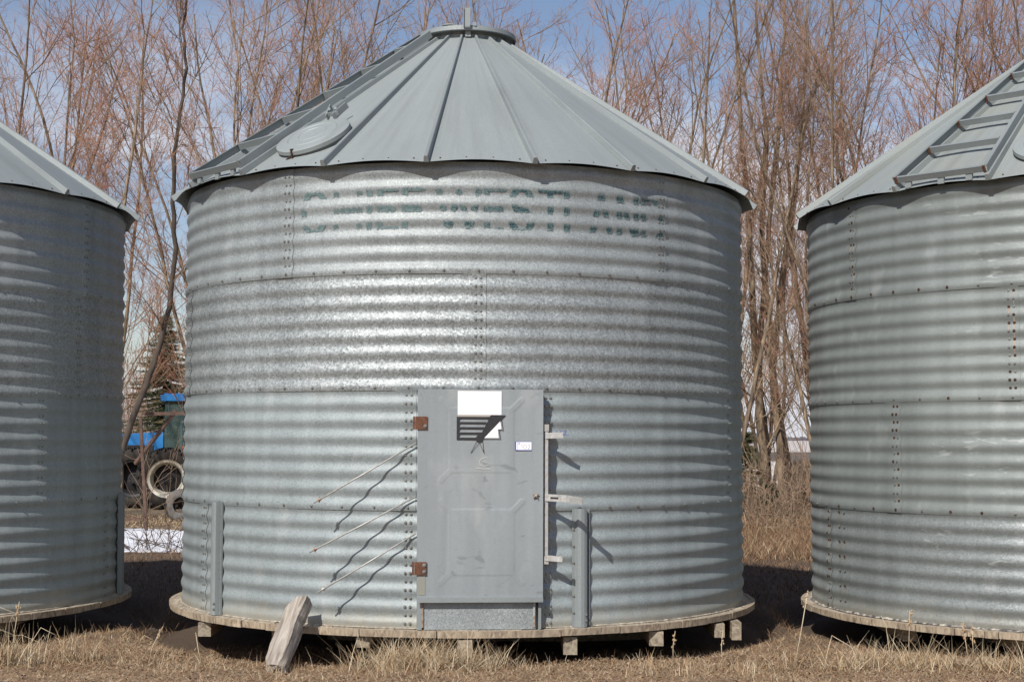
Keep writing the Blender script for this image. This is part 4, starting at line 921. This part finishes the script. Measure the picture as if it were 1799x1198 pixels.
b.bar(f3(262, 938), f3(248, 735), .045, .045); b.build('leg', simple('rusty_steel', [(.3, (.05, .03, .022)), (.7, (.14, .08, .055))], 10, .85), t); rs = bpy.data.materials['rusty_steel']
for p_, q_, w_ in ((f3(150, 915, 24.6), f3(259, 911), .04), (f3(240, 728, 24.6), f3(345, 727, 24.6), .05), (f3(215, 815, 25.2), f3(300, 722, 24.6), .05), (f3(120, 938, 25.4), f3(150, 735, 25.4), .045)):
    b = MB(); b.bar(p_, q_, w_, w_); b.build('crossbar' if w_ < .05 else 'brace', rs, t)
bl = simple('weathered_straw', [(.3, (.09, .065, .04)), (.7, (.22, .16, .10))], 14, .95, bump=.8, dist=.05)
b = MB(); mt = Matrix.Rotation(R_(90), 3, 'X'); pr = random.Random(2)
b.lathe([(0, -.62), (.35, -.63), (.62, -.60), (.70, -.50), (.715, -.2), (.71, .2), (.70, .5), (.62, .60), (0, .62)], 40, mtx=mt, smooth=True)
t = empty('round_bale', (pxg(1424, 44), 44, float(gz(8, 44)) + .66), 'dark round straw bale at the edge of the pale field beside the right bin', 'bale', rz=R_(50)); b.build('bale', bl, t)
# brown wood far behind the tractor
g = np.random.default_rng(8); n = 26000; x = g.uniform(-60, -14, n); y = g.uniform(84, 100, n); hh = 5.2 + 1.6 * np.sin(x / 2.3) + 1.1 * np.sin(x * 1.3 + 1); z = g.uniform(0, 1, n) ** .8 * hh - .6; l = g.uniform(.25, .8, n); w_ = g.uniform(.012, .035, n); a = g.normal(0, .45, n); b_ = g.uniform(0, math.pi, n)
V = np.zeros((n, 4, 3))
for k, (p, q) in enumerate(((-1, 0), (1, 0), (.5, 1), (-.5, 1))): V[:, k] = np.stack([x + p * w_ * np.cos(b_) + q * l * np.sin(a), y + p * w_ * np.sin(b_), z + q * l * np.cos(a)], 1)
link('far_wood', fast_mesh('far_wood', V.reshape(-1, 3), np.arange(n * 4).reshape(-1, 4), [simple('far_wood_twigs', [(.3, (.12, .085, .065)), (.7, (.27, .20, .155))], .4, .9, bump=0)]), kind='stuff', label='brown leafless wood far behind the tractor', category='trees')
# far treeline
g = np.random.default_rng(3); n = 9000; x = g.uniform(-700, 900, n); y = g.uniform(980, 1060, n); hh = (3 + 3 * np.sin(x / 60) ** 2 + 2 * np.sin(x / 17)) ; z = g.uniform(0, 1, n) * hh - .5; s_ = g.uniform(1.2, 2.6, n)
V = np.zeros((n, 4, 3)); a = g.uniform(0, math.pi, n)
for k, (p, q) in enumerate(((-1, -.5), (1, -.6), (.8, .6), (-.7, .5))): V[:, k] = np.stack([x + p * s_ * np.cos(a), y + p * s_ * np.sin(a), z + q * s_], 1)
link('distant_treeline', fast_mesh('distant_treeline', V.reshape(-1, 3), np.arange(n * 4).reshape(-1, 4), simple('far_trees', [(.3, (.10, .10, .12)), (.7, (.17, .16, .18))], .02, .9, bump=0)), kind='stuff', label='dark line of far-off trees on the horizon', category='trees')

# ------------------------------------------------------------------ sky, sun, camera
AZ, EL = R_(27), R_(40)          # sun stands behind the camera, to its left
w = bpy.data.worlds.new('World'); sc.world = w; w.use_nodes = True; nt = w.node_tree; bg = nt.nodes['Background']
sky = nt.nodes.new('ShaderNodeTexSky'); sky.sky_type = 'NISHITA'; sky.sun_disc = False; sky.sun_elevation = EL; sky.sun_rotation = math.pi + AZ; sky.air_density = 1.0; sky.dust_density = .6; sky.ozone_density = 2.2
tc = nt.nodes.new('ShaderNodeTexCoord'); mp = nt.nodes.new('ShaderNodeMapping'); mp.inputs['Scale'].default_value = (1, 1, 2.4); mp.inputs['Location'].default_value = (.35, .2, .0)
nt.links.new(tc.outputs['Generated'], mp.inputs[0])
nn = nt.nodes.new('ShaderNodeTexNoise'); nn.inputs['Scale'].default_value = 2.3; nn.inputs['Detail'].default_value = 8; nn.inputs['Roughness'].default_value = .56; nn.inputs['Distortion'].default_value = .3; nt.links.new(mp.outputs[0], nn.inputs['Vector'])
mr = nt.nodes.new('ShaderNodeMapRange'); nt.links.new(nn.outputs['Fac'], mr.inputs[0]); mr.inputs[1].default_value = .43; mr.inputs[2].default_value = .59; mr.interpolation_type = 'SMOOTHSTEP'
sp = nt.nodes.new('ShaderNodeSeparateXYZ'); nt.links.new(tc.outputs['Generated'], sp.inputs[0])
hr = nt.nodes.new('ShaderNodeMapRange'); nt.links.new(sp.outputs['Z'], hr.inputs[0]); hr.inputs[1].default_value = .16; hr.inputs[2].default_value = .27; hr.inputs[3].default_value = 1.; hr.inputs[4].default_value = .10
mu = nt.nodes.new('ShaderNodeMath'); mu.operation = 'MULTIPLY'; nt.links.new(mr.outputs[0], mu.inputs[0]); nt.links.new(hr.outputs[0], mu.inputs[1])
mx = nt.nodes.new('ShaderNodeMix'); mx.data_type = 'RGBA'; nt.links.new(mu.outputs[0], mx.inputs[0]); mx.inputs[7].default_value = (7.7, 7.9, 8.6, 1)
tint = nt.nodes.new('ShaderNodeMix'); tint.data_type = 'RGBA'; tint.blend_type = 'MULTIPLY'; tint.inputs[0].default_value = 1; tint.inputs[7].default_value = (1.17, 1.06, 1.07, 1); nt.links.new(sky.outputs[0], tint.inputs[6]); nt.links.new(tint.outputs[2], mx.inputs[6])
nt.links.new(mx.outputs[2], bg.inputs['Color']); bg.inputs['Strength'].default_value = .095
sl = bpy.data.lights.new('sun', 'SUN'); sl.energy = 4.8; sl.angle = R_(.53); sl.color = (1, .955, .89); so = bpy.data.objects.new('sun', sl); COL.objects.link(so)
sd = Vector((-math.sin(AZ) * math.cos(EL), -math.cos(AZ) * math.cos(EL), math.sin(EL))); so.rotation_euler = sd.to_track_quat('Z', 'Y').to_euler(); so.location = (-10, -10, 20)
cd = bpy.data.cameras.new('camera'); cam = bpy.data.objects.new('camera', cd); COL.objects.link(cam); sc.camera = cam
cd.sensor_width = 36; cd.lens = 2720.57 / 1799 * 36; cd.clip_end = 6000; cd.clip_start = .1
ROLL = .0021
cam.location = (0, 0, 1.5); cam.rotation_euler = (Matrix.Rotation(math.pi / 2 + .0618, 3, 'X') @ Matrix.Rotation(ROLL, 3, 'Z')).to_euler()
vs_ = sc.view_settings; vs_.view_transform = 'Standard'; vs_.look = 'None'; vs_.exposure = 0; vs_.gamma = 1
